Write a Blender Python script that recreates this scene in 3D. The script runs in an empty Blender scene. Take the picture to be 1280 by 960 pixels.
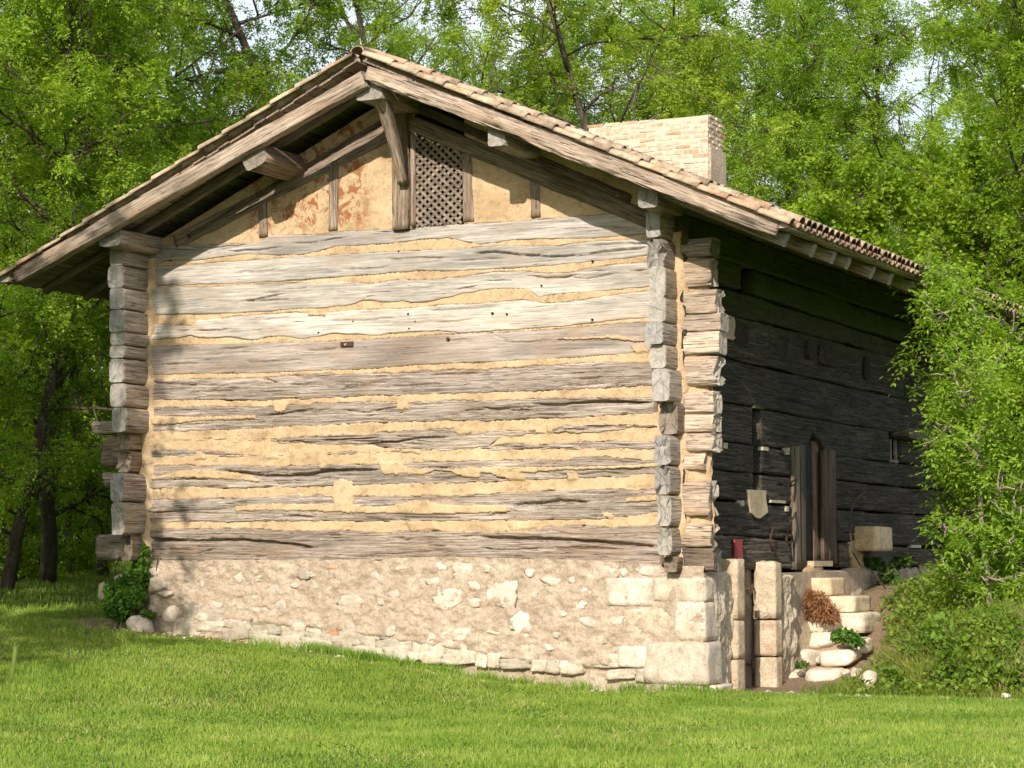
import bpy, bmesh, math, random
import numpy as np
from mathutils import Matrix, Vector, noise as mnoise
R = math.radians
rng = np.random.default_rng(7)
random.seed(7)
C = bpy.context.scene.collection

# ------------------------------------------------------------------ camera, sky, sun, exposure
F = 2750.0; PITCH = math.atan(210/F); YAW = R(26.7)
CAM = np.array((10.1406, -24.7866, 1.7))
cam = bpy.data.cameras.new('camera'); camo = bpy.data.objects.new('camera', cam); C.objects.link(camo)
camo.location = CAM; camo.rotation_euler = (R(90)+PITCH, 0, YAW)
cam.sensor_width = 36; cam.lens = 36*F/1280; cam.clip_start = .2; cam.clip_end = 2000
cam.dof.use_dof = True; cam.dof.focus_distance = 27; cam.dof.aperture_fstop = 8
bpy.context.scene.camera = camo
SUN = Vector((.20, -1, .57)).normalized()
sl = bpy.data.lights.new('sun', 'SUN'); sl.energy = 4.2; sl.angle = R(.53); sl.color = (1, .905, .79)
so = bpy.data.objects.new('sun', sl); C.objects.link(so); so.rotation_euler = SUN.to_track_quat('Z', 'Y').to_euler()
W = bpy.data.worlds.new('World'); bpy.context.scene.world = W; W.use_nodes = True
nt = W.node_tree; nt.nodes.clear()
sky = nt.nodes.new('ShaderNodeTexSky'); sky.sky_type = 'NISHITA'; sky.sun_disc = False
sky.sun_elevation = math.asin(SUN.z); sky.sun_rotation = math.atan2(SUN.x, SUN.y)
sky.air_density = 1.2; sky.dust_density = 2.5
bg = nt.nodes.new('ShaderNodeBackground'); bg.inputs[1].default_value = .12
wo = nt.nodes.new('ShaderNodeOutputWorld')
tcw = nt.nodes.new('ShaderNodeTexCoord'); nzw = nt.nodes.new('ShaderNodeTexNoise')
nzw.inputs['Scale'].default_value = 2.2; nzw.inputs['Detail'].default_value = 6
rpw = nt.nodes.new('ShaderNodeValToRGB'); rpw.color_ramp.elements[0].position = .32; rpw.color_ramp.elements[1].position = .6
mxw = nt.nodes.new('ShaderNodeMix'); mxw.data_type = 'RGBA'; mxw.inputs[7].default_value = (7.4, 7.7, 8.3, 1)
nt.links.new(tcw.outputs['Generated'], nzw.inputs['Vector']); nt.links.new(nzw.outputs['Fac'], rpw.inputs[0])
nt.links.new(rpw.outputs[0], mxw.inputs[0]); nt.links.new(sky.outputs[0], mxw.inputs[6])
nt.links.new(mxw.outputs[2], bg.inputs[0]); nt.links.new(bg.outputs[0], wo.inputs[0])
vs = bpy.context.scene.view_settings
vs.view_transform = 'Standard'; vs.look = 'None'; vs.exposure = .48; vs.gamma = 1
cy = bpy.context.scene.cycles
cy.max_bounces = 7; cy.diffuse_bounces = 3; cy.transmission_bounces = 4; cy.transparent_max_bounces = 4
cy.use_denoising = True; cy.caustics_reflective = False; cy.caustics_refractive = False

# ------------------------------------------------------------------ measuring helpers
_c, _s = math.cos(YAW), math.sin(YAW)
_fw = np.array((-_s*math.cos(PITCH), _c*math.cos(PITCH), math.sin(PITCH)))
_rt = np.array((_c, _s, 0.)); _up = np.cross(_rt, _fw)
def at(px, py, axis, val):
    """point of a plane of the building (x, y or z = val) seen along a sight line: used to survey the walls"""
    d = _fw + (px-640)/F*_rt + (480-py)/F*_up
    return CAM + (val-CAM[axis])/d[axis]*d
def fr(px, py, y=0.): p = at(px, py, 1, y); return p[0], p[2]      # front planes -> x, z
def sd(px, py, x=0.): p = at(px, py, 0, x); return p[1], p[2]      # side planes  -> y, z
def inframe(P, m=30):
    d = P-CAM; z = d@_fw; z = np.where(z < .1, .1, z)
    X = 640+F*(d@_rt)/z; Y = 480-F*(d@_up)/z
    return (d@_fw > 1) & (X > -m) & (X < 1280+m) & (Y > -m) & (Y < 960+m), X, Y, z

# ------------------------------------------------------------------ noise
def _h(i, j, k, s):
    n = (i*73856093) ^ (j*19349663) ^ (k*83492791) ^ (s*2654435761 & 0xffffffff)
    n = (n ^ (n >> 13))*1274126177 & 0xffffffff
    n = (n ^ (n >> 16))*2246822519 & 0xffffffff
    return ((n ^ (n >> 15)) & 0xffffff)/float(0xffffff)
def vn(x, y, z=0., s=0):
    x, y, z = np.broadcast_arrays(np.asarray(x, float), np.asarray(y, float), np.asarray(z, float))
    i, j, k = np.floor(x).astype(np.int64), np.floor(y).astype(np.int64), np.floor(z).astype(np.int64)
    u, v, w = x-i, y-j, z-k
    u = u*u*(3-2*u); v = v*v*(3-2*v); w = w*w*(3-2*w)
    i &= 0xffff; j &= 0xffff; k &= 0xffff
    r = 0
    for a in (0, 1):
        for b in (0, 1):
            for c in (0, 1):
                r = r + _h(i+a, j+b, k+c, s)*(u if a else 1-u)*(v if b else 1-v)*(w if c else 1-w)
    return r*2-1
def fbm(x, y, z=0., s=0, o=4, g=.5):
    r = 0; a = 1.
    for q in range(o):
        r = r+a*vn(x*2**q, y*2**q, z*2**q, s+q*17); a *= g
    return r
def sst(a, b, x): t = np.clip((x-a)/(b-a), 0, 1); return t*t*(3-2*t)

# ------------------------------------------------------------------ objects
def mesh(name, V, Fc, mat=None, smooth=False, mi=None):
    me = bpy.data.meshes.new(name)
    V = np.ascontiguousarray(V, dtype=np.float32).reshape(-1, 3)
    if isinstance(Fc, np.ndarray):
        n, k = Fc.shape
        me.vertices.add(len(V)); me.vertices.foreach_set('co', V.ravel())
        me.loops.add(n*k); me.loops.foreach_set('vertex_index', Fc.astype(np.int32).ravel())
        me.polygons.add(n); me.polygons.foreach_set('loop_start', np.arange(0, n*k, k, dtype=np.int32))
        me.update(calc_edges=True)
    else:
        me.from_pydata(V.tolist(), [], Fc); me.update()
    for m in (mat if isinstance(mat, (list, tuple)) else [mat]):
        if m: me.materials.append(m)
    if mi is not None: me.polygons.foreach_set('material_index', np.asarray(mi, dtype=np.int32))
    if smooth: me.polygons.foreach_set('use_smooth', np.ones(len(me.polygons), dtype=bool))
    return me
def link(name, me, parent=None, tint=None, loc=None):
    o = bpy.data.objects.new(name, me); C.objects.link(o)
    if parent: o.parent = parent
    if tint: o.color = (*tint, 1) if len(tint) == 3 else tint
    if loc is not None: o.location = loc
    return o
def obj(name, V, Fc, mat, parent=None, smooth=False, tint=None, mi=None):
    return link(name, mesh(name, V, Fc, mat, smooth, mi), parent, tint)
def grid_faces(nu, nv, skip=None):
    i, j = np.meshgrid(np.arange(nu-1), np.arange(nv-1), indexing='ij')
    a = i*nv+j
    f = np.stack([a, a+nv, a+nv+1, a+1], -1).reshape(-1, 4)
    return f if skip is None else f[~skip.reshape(-1)]
def tag(o, label=None, cat=None, group=None, kind=None):
    for k, v in (('label', label), ('category', cat), ('group', group), ('kind', kind)):
        if v: o[k] = v
    return o
def thing(name, label, cat, loc=(0, 0, 0), group=None):
    o = bpy.data.objects.new(name, None); C.objects.link(o); o.location = loc
    o.empty_display_size = .1
    return tag(o, label, cat, group)
class MB:
    """collects shapes into one mesh"""
    def __init__(s): s.V = []; s.F = []
    def add(s, V, Fc):
        b = len(s.V); s.V += [tuple(map(float, v)) for v in V]; s.F += [tuple(int(i)+b for i in f) for f in Fc]
    def box(s, a, b):
        (x0, y0, z0), (x1, y1, z1) = a, b
        s.add([(x0,y0,z0),(x1,y0,z0),(x1,y1,z0),(x0,y1,z0),(x0,y0,z1),(x1,y0,z1),(x1,y1,z1),(x0,y1,z1)],
              [(0,3,2,1),(4,5,6,7),(0,1,5,4),(1,2,6,5),(2,3,7,6),(3,0,4,7)])
    def tube(s, pts, rad, k=7):
        pts = [np.array(p, float) for p in pts]
        n = len(pts); rad = [rad]*n if np.isscalar(rad) else rad
        V = []
        ref = np.array((.3, .2, .93))
        for i, p in enumerate(pts):
            t = pts[min(i+1, n-1)]-pts[max(i-1, 0)]; t /= np.linalg.norm(t)+1e-9
            u = np.cross(t, ref); u /= np.linalg.norm(u)+1e-9; w = np.cross(t, u)
            for a in range(k):
                c = 2*math.pi*a/k; V.append(p+rad[i]*(u*math.cos(c)+w*math.sin(c)))
        Fc = [(i*k+a, i*k+(a+1) % k, (i+1)*k+(a+1) % k, (i+1)*k+a) for i in range(n-1) for a in range(k)]
        Fc += [tuple(range(k))[::-1], tuple((n-1)*k+a for a in range(k))]
        s.add(V, Fc)
    def build(s, name, mat, parent=None, smooth=False, tint=None): return obj(name, s.V, s.F, mat, parent, smooth, tint)

# ------------------------------------------------------------------ materials
class NT:
    def __init__(s, name, rough=.9):
        s.m = bpy.data.materials.new(name); s.m.use_nodes = True; s.t = s.m.node_tree
        s.b = s.t.nodes['Principled BSDF']; s.b.inputs['Roughness'].default_value = rough
        s.b.inputs['Specular IOR Level'].default_value = .25
        s.tc = s.n('TexCoord'); s.oi = s.n('ObjectInfo')
    def n(s, k): return s.t.nodes.new('ShaderNode'+k)
    def l(s, a, b): s.t.links.new(a, b)
    def vec(s, sc=(1, 1, 1), rnd=True, src=None):
        v = src or s.tc.outputs['Object']
        if rnd:
            m = s.n('VectorMath'); m.operation = 'MULTIPLY_ADD'
            c = s.n('CombineXYZ'); s.l(s.oi.outputs['Random'], c.inputs[0]); s.l(s.oi.outputs['Random'], c.inputs[2]); s.l(s.oi.outputs['Random'], c.inputs[1])
            s.l(c.outputs[0], m.inputs[0]); m.inputs[1].default_value = (31, 17, 23); s.l(v, m.inputs[2]); v = m.outputs[0]
        q = s.n('VectorMath'); q.operation = 'MULTIPLY'; s.l(v, q.inputs[0]); q.inputs[1].default_value = sc
        return q.outputs[0]
    def noise(s, v, scale=1, det=4, rough=.55, dist=0):
        n = s.n('TexNoise'); n.inputs['Scale'].default_value = scale; n.inputs['Detail'].default_value = det
        n.inputs['Roughness'].default_value = rough; n.inputs['Distortion'].default_value = dist; s.l(v, n.inputs['Vector']); return n.outputs['Fac']
    def ramp(s, f, *st):
        r = s.n('ValToRGB'); e = r.color_ramp.elements
        while len(e) < len(st): e.new(.5)
        for q, (p, c) in zip(e, st):
            q.position = p; q.color = (c, c, c, 1) if np.isscalar(c) else (*c, 1)
        s.l(f, r.inputs[0]); return r.outputs[0]
    def mix(s, f, a, b, mode='MIX'):
        m = s.n('Mix'); m.data_type = 'RGBA'; m.blend_type = mode
        for v, i in ((f, 0), (a, 6), (b, 7)):
            if hasattr(v, 'links'): s.l(v, m.inputs[i])
            elif i == 0: m.inputs[0].default_value = v
            else: m.inputs[i].default_value = (*v, 1) if not np.isscalar(v) else (v, v, v, 1)
        return m.outputs[2]
    def math(s, op, a, b=0.):
        m = s.n('Math'); m.operation = op
        for v, i in ((a, 0), (b, 1)):
            if hasattr(v, 'links'): s.l(v, m.inputs[i])
            else: m.inputs[i].default_value = v
        return m.outputs[0]
    def bump(s, h, d=.01, st=1., prev=None):
        b = s.n('Bump'); b.inputs['Distance'].default_value = d; b.inputs['Strength'].default_value = st; s.l(h, b.inputs['Height'])
        if prev: s.l(prev, b.inputs['Normal'])
        return b.outputs[0]
    def done(s, col, nor=None, tint=True):
        if tint: col = s.mix(1., col, s.oi.outputs['Color'], 'MULTIPLY')
        s.l(col, s.b.inputs['Base Color'])
        if nor: s.l(nor, s.b.inputs['Normal'])
        return s.m

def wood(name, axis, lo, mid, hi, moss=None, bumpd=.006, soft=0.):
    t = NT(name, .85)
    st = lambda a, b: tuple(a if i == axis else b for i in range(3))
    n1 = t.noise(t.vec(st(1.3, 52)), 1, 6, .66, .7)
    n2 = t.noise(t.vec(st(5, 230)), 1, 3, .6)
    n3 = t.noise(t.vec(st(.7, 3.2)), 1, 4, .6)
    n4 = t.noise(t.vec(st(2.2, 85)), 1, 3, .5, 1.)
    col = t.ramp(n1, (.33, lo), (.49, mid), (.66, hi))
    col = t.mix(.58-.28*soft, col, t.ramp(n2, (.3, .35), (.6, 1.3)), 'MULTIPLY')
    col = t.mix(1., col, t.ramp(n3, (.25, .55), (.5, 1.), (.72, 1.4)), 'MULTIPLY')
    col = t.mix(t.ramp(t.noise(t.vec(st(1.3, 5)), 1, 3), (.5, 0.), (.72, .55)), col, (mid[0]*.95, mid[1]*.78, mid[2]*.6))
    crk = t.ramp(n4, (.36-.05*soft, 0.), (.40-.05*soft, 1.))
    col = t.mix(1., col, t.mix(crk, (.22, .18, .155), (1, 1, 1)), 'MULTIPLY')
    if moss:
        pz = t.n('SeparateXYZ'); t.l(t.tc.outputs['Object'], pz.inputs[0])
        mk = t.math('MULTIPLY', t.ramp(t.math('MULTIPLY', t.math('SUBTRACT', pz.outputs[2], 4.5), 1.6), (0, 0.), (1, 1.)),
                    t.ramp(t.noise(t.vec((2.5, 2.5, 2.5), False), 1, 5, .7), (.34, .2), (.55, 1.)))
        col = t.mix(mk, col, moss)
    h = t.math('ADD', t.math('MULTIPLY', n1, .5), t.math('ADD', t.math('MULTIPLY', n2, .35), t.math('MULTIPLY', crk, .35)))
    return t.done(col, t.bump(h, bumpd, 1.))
GREY = ((.155, .125, .10), (.34, .29, .24), (.53, .465, .39))
woodX = wood('weathered_oak', 0, *GREY)
woodS = wood('silvered_oak', 0, (.245, .222, .198), (.37, .34, .305), (.52, .485, .44), bumpd=.004, soft=1.)
woodY = wood('weathered_oak_lengthwise', 1, *GREY)
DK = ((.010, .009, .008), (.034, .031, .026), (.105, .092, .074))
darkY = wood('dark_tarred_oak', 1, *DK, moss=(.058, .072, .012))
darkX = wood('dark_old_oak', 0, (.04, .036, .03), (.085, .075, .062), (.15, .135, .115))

def endgrain():
    t = NT('end_grain', .9)
    v = t.vec((1, 1, 1)); w = t.n('TexWave'); w.wave_type = 'RINGS'; w.rings_direction = 'SPHERICAL'
    w.inputs['Scale'].default_value = 9; w.inputs['Distortion'].default_value = 4; w.inputs['Detail'].default_value = 3
    t.l(v, w.inputs['Vector'])
    n = t.noise(t.vec((14, 14, 14)), 1, 5, .65)
    col = t.mix(.07, t.ramp(n, (.3, (.24, .222, .20)), (.7, (.42, .395, .36))), t.ramp(w.outputs[0], (0, .16), (1, .42)))
    vor = t.n('TexVoronoi'); vor.feature = 'DISTANCE_TO_EDGE'; vor.inputs['Scale'].default_value = 4.5; t.l(t.vec((1, 1, .35)), vor.inputs['Vector'])
    col = t.mix(1., col, t.ramp(vor.outputs['Distance'], (0, .55), (.02, 1.)), 'MULTIPLY')
    return t.done(col, t.bump(n, .004))
endg = endgrain()
endk = plain_ = None

def daubm():
    t = NT('ochre_daub', .95)
    n1 = t.noise(t.vec((1.6,)*3, False), 1, 5, .6); n2 = t.noise(t.vec((60,)*3, False), 1, 4, .7)
    col = t.ramp(n1, (.3, (.40, .28, .16)), (.52, (.53, .385, .23)), (.75, (.60, .46, .30)))
    col = t.mix(.8, col, t.ramp(n2, (.3, .68), (.6, 1.12)), 'MULTIPLY')
    col = t.mix(1., col, t.ramp(t.noise(t.vec((7, 7, 11), False), 1, 6, .7), (.32, .68), (.5, 1.)), 'MULTIPLY')
    vor = t.n('TexVoronoi'); vor.feature = 'DISTANCE_TO_EDGE'; vor.inputs['Scale'].default_value = 2.6
    ds = t.noise(t.vec((4,)*3, False), 1, 3); m = t.n('VectorMath'); m.operation = 'ADD'
    cc = t.n('CombineXYZ'); t.l(ds, cc.inputs[0]); t.l(ds, cc.inputs[2]); t.l(t.tc.outputs['Object'], m.inputs[0]); t.l(cc.outputs[0], m.inputs[1]); t.l(m.outputs[0], vor.inputs['Vector'])
    crk = t.math('MAXIMUM', t.ramp(vor.outputs['Distance'], (0, 0.), (.008, 1.)), t.ramp(t.noise(t.vec((.9,)*3, False), 1, 2), (.45, 1.), (.6, 0.)))
    col = t.mix(1., col, t.mix(crk, (.42, .34, .28), (1, 1, 1)), 'MULTIPLY')
    # rusty red blotches where the clay of the gable has washed out
    pz = t.n('SeparateXYZ'); t.l(t.tc.outputs['Object'], pz.inputs[0])
    g = t.math('MULTIPLY', t.ramp(t.math('MULTIPLY', t.math('SUBTRACT', pz.outputs[2], 5.85), 4.), (0, 0.), (1, 1.)),
               t.ramp(t.math('MULTIPLY', t.math('ADD', pz.outputs[0], 8.), .12), (.19, .15), (.22, 1.), (.41, 1.), (.44, .12)))
    bl = t.ramp(t.noise(t.vec((6, 6, 5), False), 1, 6, .72, .8), (.50, 0.), (.56, .92))
    col = t.mix(t.math('MULTIPLY', g, bl), col, (.27, .10, .038))
    h = t.math('ADD', t.math('MULTIPLY', n2, .6), t.math('MULTIPLY', crk, .5))
    return t.done(col, t.bump(h, .004), False)
daub = daubm()

def stonem(name, a, b, c, sc=1., bd=.012, island=False, lich=True):
    t = NT(name, .95)
    v = t.vec((sc,)*3)
    n1 = t.noise(v, 5, 6, .65); n2 = t.noise(v, 45, 4, .7); n3 = t.noise(v, 16, 5, .7, .5)
    col = t.ramp(n1, (.3, a), (.5, b), (.7, c))
    col = t.mix(.6, col, t.ramp(n2, (.3, .6), (.6, 1.15)), 'MULTIPLY')
    col = t.mix(.7, col, t.ramp(n3, (.3, .62), (.48, 1.)), 'MULTIPLY')
    h = t.math('ADD', t.math('MULTIPLY', n3, 1.), t.math('MULTIPLY', n2, .35))
    return t.done(col, t.bump(h, bd))
lime = stonem('limestone', (.40, .34, .27), (.57, .51, .43), (.70, .66, .59), 1., .012)
mortar = stonem('rubble_mortar', (.32, .245, .18), (.43, .34, .255), (.55, .46, .365), .8, .022)
roughst = stonem('rough_hewn_stone', (.36, .28, .20), (.50, .42, .32), (.62, .54, .43), 1., .03)
plaster = stonem('tan_render', (.30, .235, .165), (.38, .31, .22), (.46, .39, .29), .5, .006)
tilem = stonem('clay_tile', (.20, .155, .115), (.40, .325, .245), (.56, .48, .38), 1.4, .006)
brickm = stonem('pale_brick', (.36, .27, .20), (.52, .43, .33), (.62, .54, .44), 2, .004)
chmort = stonem('chimney_mortar', (.48, .38, .28), (.60, .50, .38), (.68, .60, .48), 1.5, .01)

def plain(name, col, rough=.8, metal=0., nz=.3, sc=30):
    t = NT(name, rough); t.b.inputs['Metallic'].default_value = metal
    n = t.noise(t.vec((1, 1, 1)), sc, 4, .65)
    c = t.mix(nz*2 if nz < .5 else 1., tuple(col), t.ramp(n, (.3, .5), (.65, 1.3)), 'MULTIPLY')
    return t.done(c, t.bump(n, .003))
endk = plain('dark_end_grain', (.075, .068, .058), .9, 0, .45, 14)
iron = plain('rusty_iron', (.09, .05, .035), .7, .3, .5)
redp = plain('faded_red_paint', (.33, .05, .055), .6, 0, .3, 12)
blackm = plain('black_and_shade', (.006, .006, .006), .95)  # on the sheets behind the side logs this black stands in for shade
pegm = plain('pale_peg', (.46, .42, .33), .9)

def leafm(name, a, b, c, trans=.45, patch=.35):
    t = NT(name, .55)
    geo = t.n('NewGeometry')
    r = geo.outputs['Random Per Island']
    n = t.noise(t.vec((patch,)*3), 1, 3, .6)
    f = t.math('ADD', t.math('MULTIPLY', r, .45), t.math('SUBTRACT', t.math('MULTIPLY', n, 1.3), .38))
    col = t.ramp(f, (.05, a), (.45, b), (.9, c))
    col = t.mix(1., col, t.oi.outputs['Color'], 'MULTIPLY')
    t.l(col, t.b.inputs['Base Color'])
    tr = t.n('BsdfTranslucent'); tcol = t.mix(1., col, (1.55, 1.5, .55), 'MULTIPLY'); t.l(tcol, tr.inputs[0])
    mx = t.n('MixShader'); mx.inputs[0].default_value = trans
    t.l(t.b.outputs[0], mx.inputs[1]); t.l(tr.outputs[0], mx.inputs[2])
    out = [x for x in t.t.nodes if x.type == 'OUTPUT_MATERIAL'][0]; t.l(mx.outputs[0], out.inputs[0])
    return t.m
acacia = leafm('acacia_leaf', (.055, .115, .013), (.19, .30, .026), (.35, .46, .06))
maple = leafm('maple_leaf', (.085, .165, .014), (.20, .315, .022), (.35, .45, .045))
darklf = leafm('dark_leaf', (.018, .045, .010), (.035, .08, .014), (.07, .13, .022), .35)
ivym = leafm('ivy_leaf', (.02, .05, .010), (.05, .11, .02), (.12, .20, .04), .3, 4)
grassm = leafm('grass_blade', (.11, .20, .026), (.215, .325, .045), (.35, .43, .10), .4, .9)
weedm = leafm('weed_leaf', (.09, .16, .02), (.18, .27, .035), (.34, .37, .09), .4, 2)
drym = leafm('dried_fern', (.16, .07, .03), (.30, .14, .065), (.42, .24, .12), .25, 4)
petal = plain('white_petal', (.75, .75, .68), .8)
strawm = leafm('dry_straw', (.25, .20, .10), (.38, .31, .17), (.5, .42, .25), .3, 4)
def barkm(name, a, b):
    t = NT(name, .95)
    n = t.noise(t.vec((9, 9, 2.2)), 1, 5, .7, .5); n2 = t.noise(t.vec((1.2,)*3), 1, 3)
    col = t.mix(1., t.ramp(n, (.3, a), (.65, b)), t.ramp(n2, (.3, .7), (.7, 1.2)), 'MULTIPLY')
    return t.done(col, t.bump(n, .03))
bark = barkm('bark', (.045, .035, .026), (.13, .105, .08))
palebark = barkm('pale_bark', (.16, .13, .10), (.34, .29, .24))

def groundm():
    t = NT('lawn_soil', .95)
    n1 = t.noise(t.vec((.5,)*3, False), 1, 4); n2 = t.noise(t.vec((25,)*3, False), 1, 5, .7)
    g = t.ramp(n1, (.35, (.05, .085, .014)), (.65, (.085, .13, .022)))
    d = t.ramp(n2, (.3, (.17, .115, .07)), (.7, (.33, .24, .155)))
    pos = t.n('SeparateXYZ'); t.l(t.tc.outputs['Object'], pos.inputs[0])
    # bare earth along the foot of the wall
    wob = t.noise(t.vec((1.3,)*3, False), 1, 4)
    yy = t.math('ADD', pos.outputs[1], t.math('MULTIPLY', wob, .9))
    m = t.ramp(t.math('ADD', t.math('MULTIPLY', yy, .5), .5), (.36, 0.), (.62, 1.))
    xm = t.ramp(t.math('MULTIPLY', t.math('ADD', pos.outputs[0], 12.), .05), (.1, 0.), (.14, 1.), (.80, 1.), (.84, 0.))
    ym = t.ramp(t.math('MULTIPLY', pos.outputs[1], .05), (.3, 1.), (.7, 0.))
    m = t.math('MULTIPLY', t.math('MULTIPLY', m, xm), ym)
    col = t.mix(m, g, d)
    return t.done(col, t.bump(n2, .03), False)
ground_mat = groundm()

# ------------------------------------------------------------------ the ground
def H(x, y):
    x = np.asarray(x, float); y = np.asarray(y, float)
    a = .10*np.clip(-x, 0, 14)*(.30+.70*sst(-9, 0, y))
    b = .075*np.clip(y, 0, 40)
    L = 1.72*(1-np.exp(-(a+b)/1.72))
    c = 1.2*sst(2.2, 6.8, y+.35*(x-1)) + .15*sst(8, 30, y)
    w = sst(-5, 0, x)
    h = L*(1-w)+(c-.03*sst(0, 2, y)*(1-sst(2.2, 4, y)))*w
    return h+.03*fbm(x*.35, y*.35, 0, 3, 3)+.008*vn(x*3, y*3, 0, 9)
u = np.sinh(np.linspace(-5.2, 5.2, 261))*2.3
gx, gy = np.meshgrid(u, u-0.0, indexing='ij')
obj('ground', np.stack([gx, gy, H(gx, gy)], -1), grid_faces(261, 261), ground_mat, smooth=True)['kind'] = 'structure'

# ------------------------------------------------------------------ the house
XR, XL, RIDGE, SLOPE, ZR = 0., -8.1, -3.95, .452, 8.02      # wall faces, ridge x, roof pitch, ridge height
OV = 1.1
house = thing('log_house', 'old house of grey logs and ochre clay on a stone base under a tiled roof', 'house', (-3.95, 5.7, 0))
HL = (-3.95, 5.7, 0)
def hp(o):                       # house parts are modelled in world metres, and hang from the house's base
    o.parent = house; o.location = Vector(o.location)-Vector(HL); return o
def roofz(x): return ZR-SLOPE*np.abs(np.asarray(x)-RIDGE)

def pl(pts, conv):               # traced outline -> two arrays
    q = np.array([conv(*p) for p in pts]); return q[:, 0], q[:, 1]
def groove(S, Z, cr, conv):
    """depth of long drying cracks; cr = list of (points, width, depth)"""
    d = np.zeros_like(S)
    for pts, wd, dp in cr:
        a, b = pl(pts, conv); zc = np.interp(S, a, b)+.006*fbm(S*6, 0*S, 0, 5, 3)
        t = np.clip((S-a[0])/.15, 0, 1)*np.clip((a[-1]-S)/.15, 0, 1)
        w = wd*(.7+.9*np.abs(fbm(S*3, 0*S+3, 0, 8, 2)))*(.35+.65*t)+.004
        d = np.maximum(d, dp*t*np.clip(1.6*(1-np.abs(Z-zc)/w), 0, 1))
    return d
def wall_log(name, plane, top, bot, mat, rough=.5, proud=.03, cracks=(), seed=0, tint=(1, 1, 1), step=.019, vstep=.0125, jit=.006, closed=.15, conv=None, base=0.):
    conv = conv or (fr if plane == 'f' else sd)
    ta, tb = pl(top, conv) if conv is not None and not isinstance(top, tuple) else top
    ba, bb = pl(bot, conv) if not isinstance(bot, tuple) else bot
    s0, s1 = max(ta[0], ba[0]), min(ta[-1], ba[-1])
    s = np.linspace(s0, s1, max(8, int((s1-s0)/step)))
    zt = np.interp(s, ta, tb)+jit*fbm(s*9, 0*s, 0, seed+1, 4, .6); zb = np.interp(s, ba, bb)+jit*fbm(s*9, 0*s+5, 0, seed+2, 4, .6)
    if rough > .8 and plane == 'f': zt = zt-.011; zb = zb+.011
    zt = np.maximum(zt, zb+.01)
    nv = max(6, int(np.max(zt-zb)/vstep))
    v = np.linspace(0, 1, nv)
    S = np.repeat(s[:, None], nv, 1); Z = zb[:, None]+(zt-zb)[:, None]*v[None]
    e = np.minimum(Z-zb[:, None], zt[:, None]-Z)
    rr = .022
    edge = .024*(1-np.sqrt(np.clip(1-(1-np.clip(e/rr, 0, 1))**2, 0, 1)))
    low = .012*fbm(S*.7, Z*2.5, 0, seed, 3)
    wav = Z+.03*fbm(S*.8, Z*2, 0, seed+4, 2)
    gr = fbm(S*1.3, wav*42, 0, seed+5, 3, .6)
    gr2 = vn(S*2.6, wav*26, 0, seed+6)
    rough_ = rough; rough = rough*.72 if plane == 'f' else rough; d = proud+low-edge-rough*(.008*np.clip(gr+.1, 0, 1)+.013*np.clip(np.abs(gr2)*3-1.6, 0, 1)*-1+.0*gr)
    d = d-rough*.016*(1-np.clip(np.abs(fbm(S*.9, wav*17, 0, seed+7, 2))*6, 0, 1))-rough*.010*(1-np.clip(np.abs(fbm(S*1.4, wav*31, 0, seed+8, 2))*5, 0, 1))
    # random splits
    rc = []
    rn = np.random.default_rng(seed+50)
    for q in range(int((s1-s0)*(.6+1.6*rough))):
        a = s0+.1+(s1-s0-.3)*rn.random(); ln = .2+rn.random()*.9; f = .15+.7*rn.random()
        x_ = np.linspace(a, min(a+ln, s1), 4); z_ = np.interp(x_, s, zb)+f*(np.interp(x_, s, zt)-np.interp(x_, s, zb))+np.cumsum(rn.normal(0, .005, 4))
        rc.append((list(zip(x_, z_)), .005+.007*rn.random(), .035))
    d = d-groove(S, Z, rc, lambda a, b: (a, b))-groove(S, Z, [(a_, b_*1.35, c_*1.5) for a_, b_, c_ in cracks], conv)
    # closing rows
    S = np.concatenate([S[:, :1], S, S[:, -1:]], 1); Z = np.concatenate([Z[:, :1], Z, Z[:, -1:]], 1)
    d = np.concatenate([0*d[:, :1]-closed, d, 0*d[:, -1:]-closed], 1)
    # closing columns
    S = np.concatenate([S[:1], S, S[-1:]], 0); Z = np.concatenate([Z[:1], Z, Z[-1:]], 0); d = np.concatenate([0*d[:1]-closed, d, 0*d[-1:]-closed], 0)
    P = np.stack([S, base-d, Z], -1) if plane == 'f' else np.stack([base+d, S, Z], -1)
    fc = grid_faces(S.shape[0], S.shape[1])
    if plane == 'f': fc = fc[:, ::1]
    return hp(obj(name, P, fc, mat, None, True, tint))

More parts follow.
